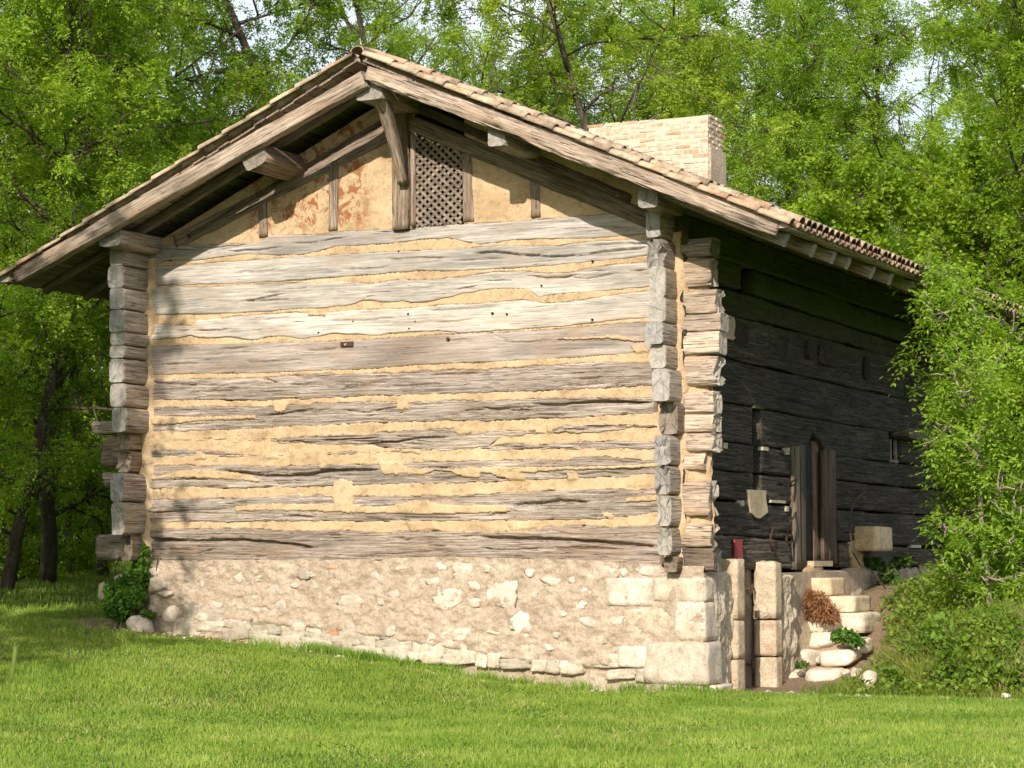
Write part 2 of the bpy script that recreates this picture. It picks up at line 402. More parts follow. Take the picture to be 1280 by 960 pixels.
FL = [  # front logs, top to bottom: top edge, bottom edge, roughness, tint, cracks
 dict(t=[(180,308),(190,306.5),(250,306.6),(322,304),(340,294.6),(400,293),(430,289.5),(500,286),(580,280),(640,277),(700,272),(755,267.7),(816,263.5)],
      b=[(180,331),(195,330),(215,326),(250,326),(280,322),(310,318),(345,320),(375,319.5),(400,314.5),(420,309),(455,306.6),(490,305),(530,300),(560,298),(580,302),(600,306.6),(640,301),(680,299.5),(740,298.7),(816,293)],
      r=.25, c=(.93,.92,.93), k=[([(735,283),(770,285),(808,287)],.006,.02)]),
 dict(t=[(180,345),(188,339),(200,333),(240,330),(270,328),(330,323.8),(375,321),(400,320),(440,317),(500,314),(560,311.8),(620,307),(700,307),(725,303),(740,301),(770,299.5),(816,299)],
      b=[(180,358),(270,355.6),(320,354),(355,352),(400,349),(470,343.6),(520,339),(570,339),(620,337.3),(660,334.8),(720,329.6),(770,325),(816,319)],
      r=.2, c=(1.0,1.0,1.0), k=[([(590,318),(620,315),(650,318),(690,321),(720,320),(750,316),(812,309)],.008,.04),([(296,341),(330,339),(352,337)],.006,.02)]),
 dict(t=[(180,359),(270,358),(330,355),(360,353.5),(400,354),(425,352),(450,353),(465,354.8),(500,349.6),(540,349.6),(590,343.6),(620,339.4),(655,338),(680,341.6),(715,340),(745,333),(770,330.5),(816,328)],
      b=[(180,394),(260,393),(320,391),(370,387),(400,385.7),(440,381.4),(455,375.4),(470,377),(490,378.8),(505,376.6),(515,379.3),(540,377),(570,369.4),(600,364),(620,361),(660,361.4),(673,371.7),(695,368.3),(720,366.6),(770,363),(816,358.5)],
      r=.25, c=(1.03,1.02,1.0), k=[([(300,379),(318,375),(340,370),(360,367)],.008,.03),([(785,339),(816,337)],.008,.03),([(700,346),(735,349),(775,342)],.005,.02)]),
 dict(t=[(180,404),(186,405),(240,407),(250,400),(275,398.6),(295,394.8),(340,392.6),(370,390),(408,391),(450,387.4),(500,385.7),(560,380.5),(600,378.8),(655,374.3),(680,378.6),(715,376),(770,368.3),(816,362)],
      b=[(180,425),(215,423.5),(240,420),(262,423.5),(290,421),(315,426),(340,421),(360,421),(375,424),(400,421),(415,416.6),(445,418),(475,420),(490,417.5),(550,414),(575,416.6),(620,414.5),(700,408.6),(750,403.4),(816,396.5)],
      r=.25, c=(1.32,1.3,1.27), k=[([(410,402),(450,401),(495,398)],.005,.02),([(540,404),(570,402),(600,398)],.005,.02)]),
 dict(t=[(178,433),(230,431),(300,430),(350,427.7),(400,427),(430,425),(470,424),(500,421.8),(550,417.5),(620,416),(700,410.5),(760,404.8),(816,402)],
      b=[(178,470),(230,468),(290,467),(325,467.3),(345,466),(400,464),(460,462),(520,457),(560,455),(620,453),(680,449.8),(730,447),(770,443.8),(816,440)],
      r=.3, c=(.86,.79,.76), k=[([(620,427),(660,428),(695,425)],.006,.02),([(600,410),(640,428),(650,428)],.004,.01)]),
 dict(t=[(178,474),(260,473),(320,471.6),(360,468),(400,467.5),(460,466.4),(520,463),(620,459.4),(680,456),(740,451.6),(816,451.6)],
      b=[(178,500),(260,500.8),(325,501.6),(370,499),(400,498),(500,495.6),(550,493),(620,490.4),(700,488.5),(750,486),(818,482)],
      r=.8, c=(.82,.8,.82), k=[([(183,500),(215,502),(260,501),(320,502)],.01,.03),([(322,469),(340,476),(352,481)],.01,.03),([(180,478),(230,481),(290,483)],.007,.02)]),
 dict(t=[(178,508),(187,507.7),(250,506),(300,506.8),(330,506),(370,504),(400,502.5),(450,500),(500,500.8),(560,499),(620,499),(680,496),(760,495.4),(818,496)],
      b=[(178,541),(260,540),(300,538.6),(360,536),(400,533.3),(480,530),(560,528),(620,527.2),(700,524.6),(760,521),(820,518)],
      r=.85, c=(.84,.82,.83), k=[([(322,519),(350,518),(400,510)],.008,.03),([(600,510),(640,512),(670,512)],.01,.04),([(665,505),(700,506.5),(730,503),(760,502),(817,503)],.011,.05),([(425,513),(460,515),(500,509)],.007,.03)]),
 dict(t=[(178,550.6),(215,548),(235,546),(320,548),(370,544.6),(400,543),(450,542),(500,537.7),(555,534),(568,534),(575,543),(595,538.6),(640,536),(690,537.5),(700,530.6),(740,528),(790,529.8),(822,531)],
      b=[(178,552.5),(260,551),(330,552),(355,554.5),(400,557),(450,558),(500,562),(560,566),(610,560),(626,549),(660,545),(700,542),(740,541.8),(790,536.5),(822,535)],
      r=1., c=(.9,.87,.85), k=[([(215,548),(245,549),(262,550)],.01,.04),([(455,555),(500,552),(520,548),(565,546)],.009,.04),([(400,551),(440,549),(480,546)],.007,.03)]),
 dict(t=[(178,563),(230,560),(270,561.8),(290,565),(340,567.5),(375,567),(400,565),(430,561.8),(460,564),(500,562),(560,566),(600,558),(626,552),(670,555),(720,551.5),(770,548.9),(822,551.5)],
      b=[(178,573),(240,573),(300,572),(390,571),(470,568.6),(550,567.5),(610,563.4),(660,564),(720,563),(780,563),(822,563)],
      r=1., c=(.88,.86,.86), k=[([(240,567),(290,569),(330,570)],.006,.02)]),
 dict(t=[(174,585.8),(200,580.6),(230,579.8),(262,579.8),(300,579),(340,582),(390,579),(430,579.8),(480,577),(545,575.5),(610,573.6),(665,572.8),(700,573.6),(730,570),(770,569),(800,573.6),(824,575)],
      b=[(174,613),(240,611.6),(310,611.6),(390,610.5),(430,609),(460,608),(530,606.4),(610,605),(640,602.5),(680,601),(760,598.4),(824,595)],
      r=1., c=(.85,.83,.83), k=[([(275,588),(300,591),(330,594),(360,595),(390,593),(410,589),(450,587),(474,587)],.016,.06),([(225,598),(240,598),(262,600)],.01,.03)]),
 dict(t=[(174,622.7),(240,621.9),(300,621),(350,619),(390,617.4),(470,618.5),(560,618),(610,616),(680,611.7),(730,611),(824,609)],
      b=[(174,654.5),(300,653.7),(390,652.8),(500,653.7),(610,652.2),(700,652),(760,650),(800,646),(824,641)],
      r=.95, c=(.92,.9,.9), k=[([(638,632),(655,629),(672,630),(700,626),(740,628)],.014,.05),([(180,641),(230,639),(300,636)],.006,.02),([(350,646),(375,645),(400,647)],.01,.04)]),
 dict(t=[(170,663),(210,660.5),(300,659.7),(350,661.4),(390,663.5),(460,663),(480,666),(510,663),(610,664),(670,664),(682,658.6),(720,656),(770,658.6),(826,655)],
      b=[(170,702.7),(300,701.8),(390,701.8),(470,701),(550,697.5),(610,699),(680,700),(770,704.7),(828,706.8)],
      r=.75, c=(.84,.80,.79), k=[([(170,673),(210,675),(240,676.5),(300,675),(330,676.5),(360,680),(395,685)],.016,.06),([(600,672),(640,672.5),(690,674),(740,677),(770,680),(800,681),(826,684)],.016,.06),([(500,672),(508,676),(520,673)],.02,.04),([(250,693),(262,688),(275,686)],.01,.03)]),
]
for i, L in enumerate(FL):
    wall_log('log', 'f', L['t'], L['b'], woodS if L['r'] < .4 else woodX, L['r'], .028, L['k'], 100+i*13, L['c'], jit=.0035+.009*L['r'])

# daub: one coat over the front, with smears that lap over the timbers
def inpoly(X, Z, poly):
    n = len(poly); ins = np.zeros(X.shape, bool)
    for i in range(n):
        (x1, z1), (x2, z2) = poly[i], poly[(i+1) % n]
        c = ((z1 > Z) != (z2 > Z)) & (X < (x2-x1)*(Z-z1)/(z2-z1+1e-12)+x1); ins ^= c
    return ins
smears = [[(190,520.5),(250,521),(320,519),(322,524),(249,526.6),(206,531.7),(190,530)],
 [(496,497),(513,497),(513,512),(497,513)], [(343,501),(360,502),(359,514),(354,516),(344,515)],
 [(176,599),(200,595),(220,590),(244,586),(262,587),(290,590),(316,595),(327,599),(326,603),(300,601),(280,599),(240,597),(200,599),(176,603)],
 [(417,603),(428,599),(440,600),(444,610),(443,632),(420,632),(416,620)],
 [(475,578),(500,577),(510,584),(545,587),(610,583),(700,583.5),(780,581.6),(824,578),(824,584),(770,586),(700,588),(668,591),(640,590.5),(610,591),(545,589),(530,594),(480,593)],
 [(610,586),(645,589),(662,596),(655,601),(640,600),(610,592)], [(709,590),(722,590),(724,600),(712,600)],
 [(296,632),(340,629.6),(390,630),(445,632),(490,632),(505,628.8),(520,625),(540,626),(552,630.5),(610,631),(632,633),(640,638),(636,640),(610,641.6),(552,642),(535,644),(505,642.5),(445,641.6),(390,639),(340,638),(296,640)],
 [(782,623),(800,620),(822,618),(822,626),(785,628)], [(753,640),(768,640),(767,648),(755,647)],
 [(697,423),(740,421),(775,419),(808,425),(806,428),(760,424),(697,425)], [(386,391),(408,391),(408,396),(388,395)],
 [(568,535),(592,537),(590,541),(576,544),(570,541)], [(684,531),(694,531),(693,541),(686,541)],
 [(246,566),(252,564),(258,570),(258,574),(245,574)], [(335,568),(345,567),(350,573),(333,573)], [(788,433),(808,430),(812,440),(795,441)],
 [(400,579),(408,580),(410,586),(402,587)], [(562,587),(592,583),(604,586),(600,598),(570,594)], [(635,653),(675,652),(672,661),(640,663)], [(510,652),(545,651),(548,662),(515,664)]]
smears = [[fr(*p) for p in s] for s in smears]
xs = np.arange(-8.02, .02, .017); nv = 320
zb0 = 1.61
X = np.repeat(xs[:, None], nv, 1); top = roofz(xs)-.30
Z = zb0+(top-zb0)[:, None]*np.linspace(0, 1, nv)[None]
D = .015+.007*fbm(X*1.1, Z*2.2, 0, 41, 3)+.006*fbm(X*7, Z*11, 0, 42, 4)
jx = X+.012*fbm(X*14, Z*14, 0, 43, 3); jz = Z+.007*fbm(X*14, Z*14, 0, 44, 3)
for L in FL:                       # behind the timbers the clay lies deep, so that their cracks stay dark
    (ta, tb), (ba, bb) = pl(L['t'], fr), pl(L['b'], fr); r_ = L['r']
    mg = .010+.010*r_+(.011 if r_ > .8 else 0); nn = (.004+.012*r_)*fbm(X*5, Z*16, 0, 46, 4, .6)
    m = (Z < np.interp(X, ta, tb)-mg+nn) & (Z > np.interp(X, ba, bb)+mg+nn)
    D = np.where(m, -.11, D)
for s_ in smears:
    m = inpoly(jx, jz, s_); D = np.where(m, np.maximum(D, .042+.005*fbm(X*6, Z*6, 0, 45, 3)), D)
# thin vertical fillet beside the posts
(wx0, wz0), (wx1, wz1) = fr(521, 172), fr(579, 283)
wz0t = fr(550, 168)[1]
cx = (X[:-1, :-1]+X[1:, 1:])/2; cz = (Z[:-1, :-1]+Z[1:, 1:])/2
wxa, wza = fr(521, 282); wxb, _ = fr(579, 280)
hole = (cx > wxa-.02) & (cx < wxb+.02) & (cz > wza-.03)
P = np.stack([X, -D, Z], -1)
hp(obj('clay_daub', P, grid_faces(len(xs), nv, hole), daub, None, True))

# ------------------------------------------------------------------ timbers (rounded, worn, split)
def timber(name, p0, p1, w, h, mat=None, seed=0, worn=.5, ragged=0., tint=(1, 1, 1), upv=(0, 0, 1), parent=None, K=28, step=.07, rad=.22, taper=1., bend=None, endm=None, house_part=True):
    """squared beam from p0 to p1; w across, h high; ragged = how far the far end has rotted away (m)"""
    p0 = np.array(p0, float); p1 = np.array(p1, float); Lg = np.linalg.norm(p1-p0); ex = (p1-p0)/Lg
    upv = np.array(upv, float); ez = upv-ex*(upv@ex); ez /= np.linalg.norm(ez); ey = np.cross(ez, ex)
    N = max(4, int(Lg/step)+1); t = np.linspace(0, 1, N)
    if ragged: N = max(N, 12); t = np.linspace(0, 1, N)
    a = np.linspace(0, 2*np.pi, K, endpoint=False)+.01
    n_ = 5.5
    cu, su = np.cos(a), np.sin(a)
    ry = np.sign(cu)*np.abs(cu)**(2/n_); rz = np.sign(su)*np.abs(su)**(2/n_)
    T, A = np.meshgrid(t, np.arange(K), indexing='ij')
    xx = T*Lg
    sc = 1-(1-taper)*T
    wob = 1+worn*.09*fbm(xx*1.3, A*.0+seed, 0, seed, 3)
    gr = worn*.012*fbm(xx*2.5+seed, np.minimum(A, K-A)*1.9+A*.3, 0, seed+3, 3, .6)
    yy = ry[None]*(w/2)*sc*wob; zz = rz[None]*(h/2)*sc*wob
    nrm = np.sqrt(yy**2+zz**2)+1e-6
    yy = yy*(1+gr/nrm); zz = zz*(1+gr/nrm)
    if bend: zz = zz+bend*np.sin(np.pi*T)
    er = .004+.006*worn+ragged
    endoff = er*(np.abs(fbm(A*1.3, A*.7, seed, seed+9, 3)) if ragged else fbm(A*.9, A*.3, seed, seed+9, 2)*.5)
    if ragged: endoff = endoff*1.3*np.clip(.55+.8*vn(zz*22, yy*9, seed, seed+4), .05, 1.3)
    xx = xx-np.where(T > .5, (T-.5)*2, 0)**2*endoff
    V = np.stack([xx, yy, zz], -1).reshape(-1, 3)
    fc = [(i*K+j, i*K+(j+1) % K, (i+1)*K+(j+1) % K, (i+1)*K+j) for i in range(N-1) for j in range(K)]
    mi = [0]*len(fc)
    V = V.tolist()
    for e_, (base, rev) in enumerate(((0, True), ((N-1)*K, False))):
        ringv = V[base:base+K]; cxx = sum(v[0] for v in ringv)/K; prev = list(range(base, base+K))
        cyy = sum(v[1] for v in ringv)/K; czz = sum(v[2] for v in ringv)/K
        for f_ in (.7, .35):
            nr = []
            for j, v in enumerate(ringv):
                dx = (-1 if not rev else 1)*(.012+(ragged*.5 if not rev else 0))*abs(vn(v[1]*f_*40+seed, v[2]*f_*40, e_, seed+2))
                nr.append(len(V)); V.append([v[0]*f_+cxx*(1-f_)+float(dx), cyy+(v[1]-cyy)*f_, czz+(v[2]-czz)*f_])
            for j in range(K):
                q = (prev[j], prev[(j+1) % K], nr[(j+1) % K], nr[j]); fc.append(q[::-1] if rev else q); mi.append(1)
            prev = nr
        fc.append(tuple(prev[::-1] if rev else prev)); mi.append(1)
    me = mesh(name, np.array(V), fc, [mat or woodX, endm or (endk if mat is darkX else endg)], False, mi)
    sm = np.array([m == 0 for m in mi]); me.polygons.foreach_set('use_smooth', sm)
    o = link(name, me, None, tint)
    M = Matrix(((ex[0], ey[0], ez[0], p0[0]), (ex[1], ey[1], ez[1], p0[1]), (ex[2], ey[2], ez[2], p0[2]), (0, 0, 0, 1)))
    if house_part:
        o.parent = house; o.matrix_local = Matrix.Translation(-Vector(HL))@M
    else:
        if parent: o.parent = parent
        o.matrix_local = M
    return o

# right corner: ends of the side logs, standing forward of the gable wall
PY = -.46
def endblock(xl, xr, yt, yb, prot, seed, ragged=0., tint=(1, 1, 1), y1=.15, worn=.6):
    x0, z1 = fr(xl, yt, -prot); x1, z0 = fr(xr, yb, -prot)
    xm = (x0+x1)/2; zm = (z0+z1)/2
    timber('log_end', (xm, y1, zm), (xm, -prot, zm), x1-x0, z1-z0-.006, seed=seed, ragged=ragged, tint=tint, worn=worn*.6, step=.05)
for k, (xl, xr, yt, yb, pr, rg, tn) in enumerate([
    (807,825,262,297,.47,.0,(.95,.95,.97)), (808,827,298,335,.46,.10,(.85,.83,.82)), (812,831,334,371,.43,0,(1.1,1.08,1.05)),
    (811,831,371,402,.43,0,(1.05,1.03,1)), (807,828,402,430,.50,0,(.9,.92,.95)), (812,832,431,460,.43,0,(1.1,1.08,1.04)),
    (815,836,461,501,.44,0,(1.05,1.05,1.06)), (823,846,502,543,.25,.06,(.7,.62,.55)), (817,836,544,581,.40,.06,(.9,.9,.93)),
    (817,836,582,618,.40,.10,(.85,.84,.85)), (820,838,619,658,.38,.06,(1.05,1.04,1.02)), (821,838,659,694,.36,.06,(.95,.93,.9)),
    (829,846,695,716,.22,.03,(.6,.5,.4))]):
    endblock(xl, xr, yt, yb, pr, 300+k, rg, tn)
# left corner
for k, (xl, xr, yt, yb, pr, rg, tn) in enumerate([
    (137,154,308,332,.62,0,(.95,.95,.97)), (135,154,333,359,.63,0,(1,1,1)), (137,154,360,386,.62,0,(.97,.98,1)), (137,155,388,414,.62,0,(.92,.92,.95)),
    (138,156,415,431,.60,0,(1,.98,.95)), (137,155,432,447,.60,0,(1,.98,.95)), (136,154,448,478,.62,.02,(.97,.95,.95)), (138,156,480,508,.60,0,(.95,.93,.92)),
    (140,157,509,540,.58,0,(.97,.95,.94)), (145,160,541,562,.40,.08,(.7,.6,.5)), (145,160,563,590,.38,.10,(.72,.62,.52)), (138,154,591,627,.58,.02,(.92,.92,.94)),
    (139,154,628,668,.57,.02,(1,.98,.96)), (150,163,669,701,.35,.08,(.6,.52,.45))]):
    endblock(xl, xr, yt, yb, pr, 340+k, rg, tn)
# ends of the gable logs running past the corners
def lapend(xr, yt, yb, seed, rg, tn, xl=850, yf=0.):
    x1, zt = fr(xr, (yt+yb)/2), fr(xr, yt)[1]
    xe, z0 = fr(xr, yb); z1 = fr(xr, yt)[1]; xs_ = fr(xl, 400)[0]; zm = (z0+z1)/2
    timber('log_end', (xs_-.1, .13+yf, zm), (xe+rg*.35, .13+yf, zm), .26, z1-z0-.004, seed=seed, ragged=rg, tint=tn, worn=.9, step=.04)
for k, (xr, yt, yb, rg, tn) in enumerate([
    (890,296,320,.04,(.6,.58,.55)), (888,322,356,.06,(1,.93,.85)), (895,361,391,.05,(1,.93,.85)), (901,391,413,.0,(1.05,.98,.92)), (899,413,442,.0,(1.2,1.12,1.05)),
    (893,443,483,.16,(1.05,1,.95)), (892,488,516,.03,(1.25,1.15,1.08)), (891,517,540,.08,(1.15,1.06,.98)), (892,541,564,.08,(1.2,1.1,1.02)), (881,565,588,.03,(1.1,.98,.88)),
    (885,602,645,.12,(1.15,1.05,.97)), (885,655,684,.16,(1.15,1.06,.98)), (892,685,715,.02,(.38,.34,.3))]):
    lapend(xr, yt, yb, 380+k, rg, tn)
for k, (xl, yt, yb, rg, tn) in enumerate([(119,527,544,.05,(.9,.88,.85)), (131,545,585,.07,(.65,.6,.55)), (132,590,610,.05,(.8,.8,.8)), (124,668,700,.08,(.75,.72,.72))]):
    xa, z1 = fr(xl, yt, .1); _, z0 = fr(xl, yb, .1); zm = (z0+z1)/2
    timber('log_end', (-7.9, .12, zm), (xa, .12, zm), .24, z1-z0-.004, seed=420+k, ragged=rg, tint=tn, worn=.9, step=.04)
# daub packed into the corner joints
def packing(x0, x1, y0, y1, zlo, zhi, seed):
    nz = int((zhi-zlo)/.03); z = np.linspace(zlo, zhi, nz); a = np.linspace(0, 2*np.pi, 17)
    A, ZZ = np.meshgrid(a, z, indexing='ij')
    rx, ry = (x1-x0)/2, (y1-y0)/2
    wob = 1+.18*fbm(A*1.3, ZZ*5, 0, seed, 4)
    return hp(obj('clay_packing', np.stack([(x0+x1)/2+rx*wob*np.cos(A), (y0+y1)/2+ry*wob*np.sin(A), ZZ], -1), grid_faces(17, nz)[:, ::-1], daub, None, True))
packing(-.26, .06, -.05, .24, 1.55, 5.6, 1)
packing(-.22, .30, .06, .22, 1.9, 5.5, 2)
packing(-8.12, -7.80, -.07, .24, 1.55, 5.75, 3)

# ------------------------------------------------------------------ gable timbers
def gtim(name, a, b, wpx, seed, y=.035, dep=.14, tint=(.72, .68, .66), worn=.7, **k):
    """timber on the gable wall between two surveyed points of its centre line"""
    (x0, z0), (x1, z1) = fr(*a, y), fr(*b, y)
    return timber(name, (x0, y, z0), (x1, y, z1), dep, wpx/97., seed=seed, tint=tint, worn=worn, upv=(0, 0, 1) if abs(x1-x0) > abs(z1-z0) else (1, 0, 0), **k)
gtim('principal_rafter', (222,304), (505,158), 22, 500, tint=(.66,.6,.56))
gtim('principal_rafter', (508,152), (815,276), 21, 501, y=.02, tint=(.5,.46,.4))
gtim('purlin_brace', (236,296), (500,140), 7, 502, y=-.01, dep=.06, tint=(.42,.38,.35))
gtim('purlin_brace', (512,130), (790,250), 12, 503, y=.02, dep=.10, tint=(.40,.36,.33))
gtim('king_post', (504,288), (504,118), 24, 504, y=.0, dep=.18, tint=(.66,.58,.52), worn=1.)
gtim('stud', (332,297), (331,250), 14, 505, tint=(.66,.6,.55))
gtim('stud', (419,289), (420,202), 15, 506, tint=(.68,.62,.57))
gtim('stud', (588,278), (586,190), 16, 507, tint=(.8,.72,.66))
gtim('stud', (672,272), (671,228), 14, 508, tint=(.78,.7,.64))
gtim('window_post', (517.5,283), (517.5,166), 5, 509, y=-.03, dep=.10, tint=(.85,.76,.70))
# curved brace from the ridge beam down to the king post
bx0, bz0 = fr(476, 118, -.85); bx1, bz1 = fr(503, 229, -.16)
timber('brace', (bx0, -.85, bz0), (bx1, -.14, bz1), .19, .15, seed=510, tint=(.8,.74,.68), upv=(0, 1, 0), bend=.03, worn=.5, taper=.62)
# lattice window
wc = thing_parent = None
lat = hp(link('lattice_window', None)); lat.empty_display_size = .1
wx0, wz0 = fr(521, 284); wx1, _ = fr(579.5, 281)
def rafz(x):                                   # underside of the right principal rafter
    (xa, za), (xb, zb) = fr(508, 163), fr(800, 277); return za+(zb-za)*(x-xa)/(xb-xa)
def clipseg(p, d):                             # clip a line to the window outline
    poly = [(wx0, wz0), (wx1, wz0), (wx1, rafz(wx1)), (wx0, rafz(wx0))]
    ts = []
    for i in range(4):
        a = np.array(poly[i]); b = np.array(poly[(i+1) % 4])-a; den = d[0]*b[1]-d[1]*b[0]
        if abs(den) < 1e-9: continue
        w = a-p; t = (w[0]*b[1]-w[1]*b[0])/den; q = (w[0]*d[1]-w[1]*d[0])/den
        if 0 <= q <= 1: ts.append(t)
    return (min(ts), max(ts)) if len(ts) >= 2 else None
sp = .078
for dirn, yy in ((1, -.035), (-1, -.018)):
    d = np.array((.72, -.69*dirn)); nrm = np.array((d[1], -d[0]))
    c0 = np.array((wx0, wz0))
    for k in range(-30, 31):
        p = c0+nrm*sp*k; t = clipseg(p, d)
        if not t or t[1]-t[0] < .05: continue
        a, b = p+d*t[0], p+d*t[1]; m = MB()
        hw = .019; o1 = nrm*hw
        q = [a+o1, a-o1, b-o1, b+o1]
        m.add([(v[0], yy, v[1]) for v in q]+[(v[0], yy+.012, v[1]) for v in q], [(0,1,2,3),(7,6,5,4),(0,4,5,1),(1,5,6,2),(2,6,7,3),(3,7,4,0)])
        g = random.uniform(.5, .8)
        o = m.build('lattice_slat', woodX, lat, tint=(g, g*.95, g*.9)); 

def beamend(name, a, b, y0, y1, seed, tint=(.85,.82,.78), worn=.5, upv=(0, 0, 1)):
    """beam running back through the wall whose front end face is surveyed by two corners"""
    (x0, z1), (x1, z0) = fr(*a, y1), fr(*b, y1)
    return timber(name, ((x0+x1)/2, y0, (z0+z1)/2), ((x0+x1)/2, y1, (z0+z1)/2), x1-x0, z1-z0, seed=seed, tint=tint, worn=worn, step=.25, upv=upv)
beamend('ridge_beam', (444,98), (478,124), 12.6, -1.0, 520)
beamend('purlin', (303,184), (331,208), 12.6, -1.0, 521, (.68,.62,.56), upv=(-.41,0,.91))
beamend('purlin', (609,160), (632,182), 12.6, -1.0, 522, (.95,.93,.9))
beamend('wall_plate', (798,230), (822,258), 12.6, -.85, 523, (.8,.8,.78))
beamend('wall_plate', (124,287), (150,307), 12.6, -.95, 524, (.85,.83,.8))

# ------------------------------------------------------------------ roof
YF, YB = -1.1, 12.7
XE = 1.72                                        # horizontal reach of the eave beyond the right wall
UL = (XE-RIDGE)/math.cos(math.atan(SLOPE))       # slope length
ANG = math.atan(SLOPE)
def onroof(side, u, y, up=0.):
    """side +1 right, -1 left; u metres down from the ridge; up = height off the sheathing"""
    x = u*math.cos(ANG)+up*math.sin(ANG); z = ZR-.075-u*math.sin(ANG)+up*math.cos(ANG)
    return np.array((RIDGE+side*x, y, z))
# verge board on the right, split along its lower edge
vt = [(457,80),(488,84),(525,97),(560,109),(620,131),(722,172),(858,223),(978,272)]
vb = [(457,95),(483,108),(500,115),(520,122),(550,132),(567,138),(578,143),(620,157.5),(648,171),(684,184),(714,198),(766,217),(792,226),(860,253),(920,275),(966,289),(978,284)]
p1 = at(458, 91, 1, -1.09); p0 = at(974, 283, 1, -1.09)
timber('verge_board', p0, p1, .045, .25, seed=611, tint=(.98,.9,.84), worn=1.3, taper=.72, K=40, step=.05)
p0 = at(458, 99, 1, -1.04); p1 = at(22, 346, 1, -1.04)
timber('verge_rafter', p0, p1, .16, .205, seed=612, tint=(.92,.86,.8), worn=.7, step=.06)
# sheathing, seen from below
for side in (1, -1):
    u_ = .05
    k = 0
    while u_ < UL-.1:
        w = random.uniform(.17, .22); g = random.uniform(.55, .85)
        a = onroof(side, u_, 0); b = onroof(side, min(u_+w, UL), 0)
        m = MB(); n_ = (side*math.sin(ANG)*.022, 0, math.cos(ANG)*.022)
        y0, y1 = YF+random.uniform(.01, .06), YB
        q = [(a[0], y0, a[2]), (b[0], y0, b[2]), (b[0], y1, b[2]), (a[0], y1, a[2])]
        m.add(q+[(v[0]-n_[0], v[1], v[2]-n_[2]) for v in q], [(0,1,2,3),(7,6,5,4),(0,4,5,1),(1,5,6,2),(2,6,7,3),(3,7,4,0)])
        hp(m.build('sheathing_board', woodY, tint=(g, g*.95, g*.86)))
        u_ += w+random.uniform(.006, .02); k += 1
# rafters with their square ends under the eave
ry = [-.75]
for px_, py_ in ((1012,305),(1037,312),(1057,318),(1087,331),(1111,340),(1134,349),(1163,360)): ry.append(sd(px_, py_, 1.58)[0])
while ry[-1] < 12: ry.append(ry[-1]+.82)
ry = sorted(ry)
for i, y in enumerate(ry):
    g = random.uniform(.8, 1.1)
    e = XE-.06+random.uniform(-.04, .03); uu = (e-RIDGE)/math.cos(ANG)
    timber('rafter', onroof(1, .08, y, -.10), onroof(1, uu, y, -.12), random.uniform(.11, .15), .16, seed=630+i, tint=(g, g*.95, g*.9), K=16, step=.4, worn=.5)
for i in range(15):
    y = -.35+i*.9; g = random.uniform(.5, .7)
    timber('rafter', onroof(-1, .08, y, -.085), onroof(-1, UL-.12, y, -.085), .11, .12, seed=660+i, tint=(g, g*.95, g*.9), K=16, step=.5, worn=.5)
for side in (1, -1):
    timber('eave_board', onroof(side, UL-.07, YF, .03), onroof(side, UL-.07, YB, .03), .15, .085, seed=680+side, tint=(1.1,1.08,1.0), K=16, step=.3, worn=.4)

def tile_geo(L=.47, r0=.078, r1=.098, th=.013, K=9, flip=1):
    V = []; Fc = []
    a = np.linspace(0, np.pi, K)
    for x, r in ((0, r0), (L*.5, (r0+r1)/2+.002), (L, r1)):
        for rr in (r, r-th):
            for t in a: V.append((x, rr*math.cos(t), flip*rr*math.sin(t)*.82))
    n = K
    for s_ in range(2):
        b = s_*2*n; c = b+2*n
        for j in range(n-1):
            Fc.append((b+j, c+j, c+j+1, b+j+1)); Fc.append((b+n+j+1, c+n+j+1, c+n+j, b+n+j))
        Fc.append((b, b+n, c+n, c)); Fc.append((c+n-1, c+2*n-1, b+2*n-1, b+n-1))
    for b, r in ((0, 0), (4*n, 1)):
        for j in range(n-1):
            q = (b+j, b+j+1, b+n+j+1, b+n+j); Fc.append(q if r else q[::-1])
    return np.array(V), Fc
tv, tf = tile_geo(); pv, pf = tile_geo(flip=-1, r0=.1, r1=.085)
tile_me = [mesh('roof_tile', tv*np.array((1, random.uniform(.95, 1.05), random.uniform(.92, 1.08))), tf, tilem, True) for _ in range(3)]
pan_me = mesh('roof_tile', pv, pf, tilem, True)
TT = [(1.02,.95,.86), (1.1,.86,.74), (1.15,1.05,.9), (.82,.76,.68), (1.2,1.14,1.0), (1.02,.80,.68), (.92,.87,.8), (1.1,1.,.88)]
EXPO = .41; PITCHY = .212
def tmat(side, u, y, up, yaw=0., tilt=.035, lean=0.):
    p = onroof(side, u, y, up)
    M = Matrix.Translation(Vector(p))
    M = M@(Matrix.Identity(4) if side > 0 else Matrix.Rotation(math.pi, 4, 'Z'))
    return M@Matrix.Rotation(ANG-tilt, 4, 'Y')@Matrix.Rotation(yaw, 4, 'Z')@Matrix.Rotation(lean, 4, 'X')
def put_tile(me, M):
    o = link('roof_tile', me, house, random.choice(TT)); o.matrix_local = Matrix.Translation(-Vector(HL))@M; return o
NU = int(UL/EXPO)+1; ncol = int((YB-YF-.1)/PITCHY)
VB = []; VP = []
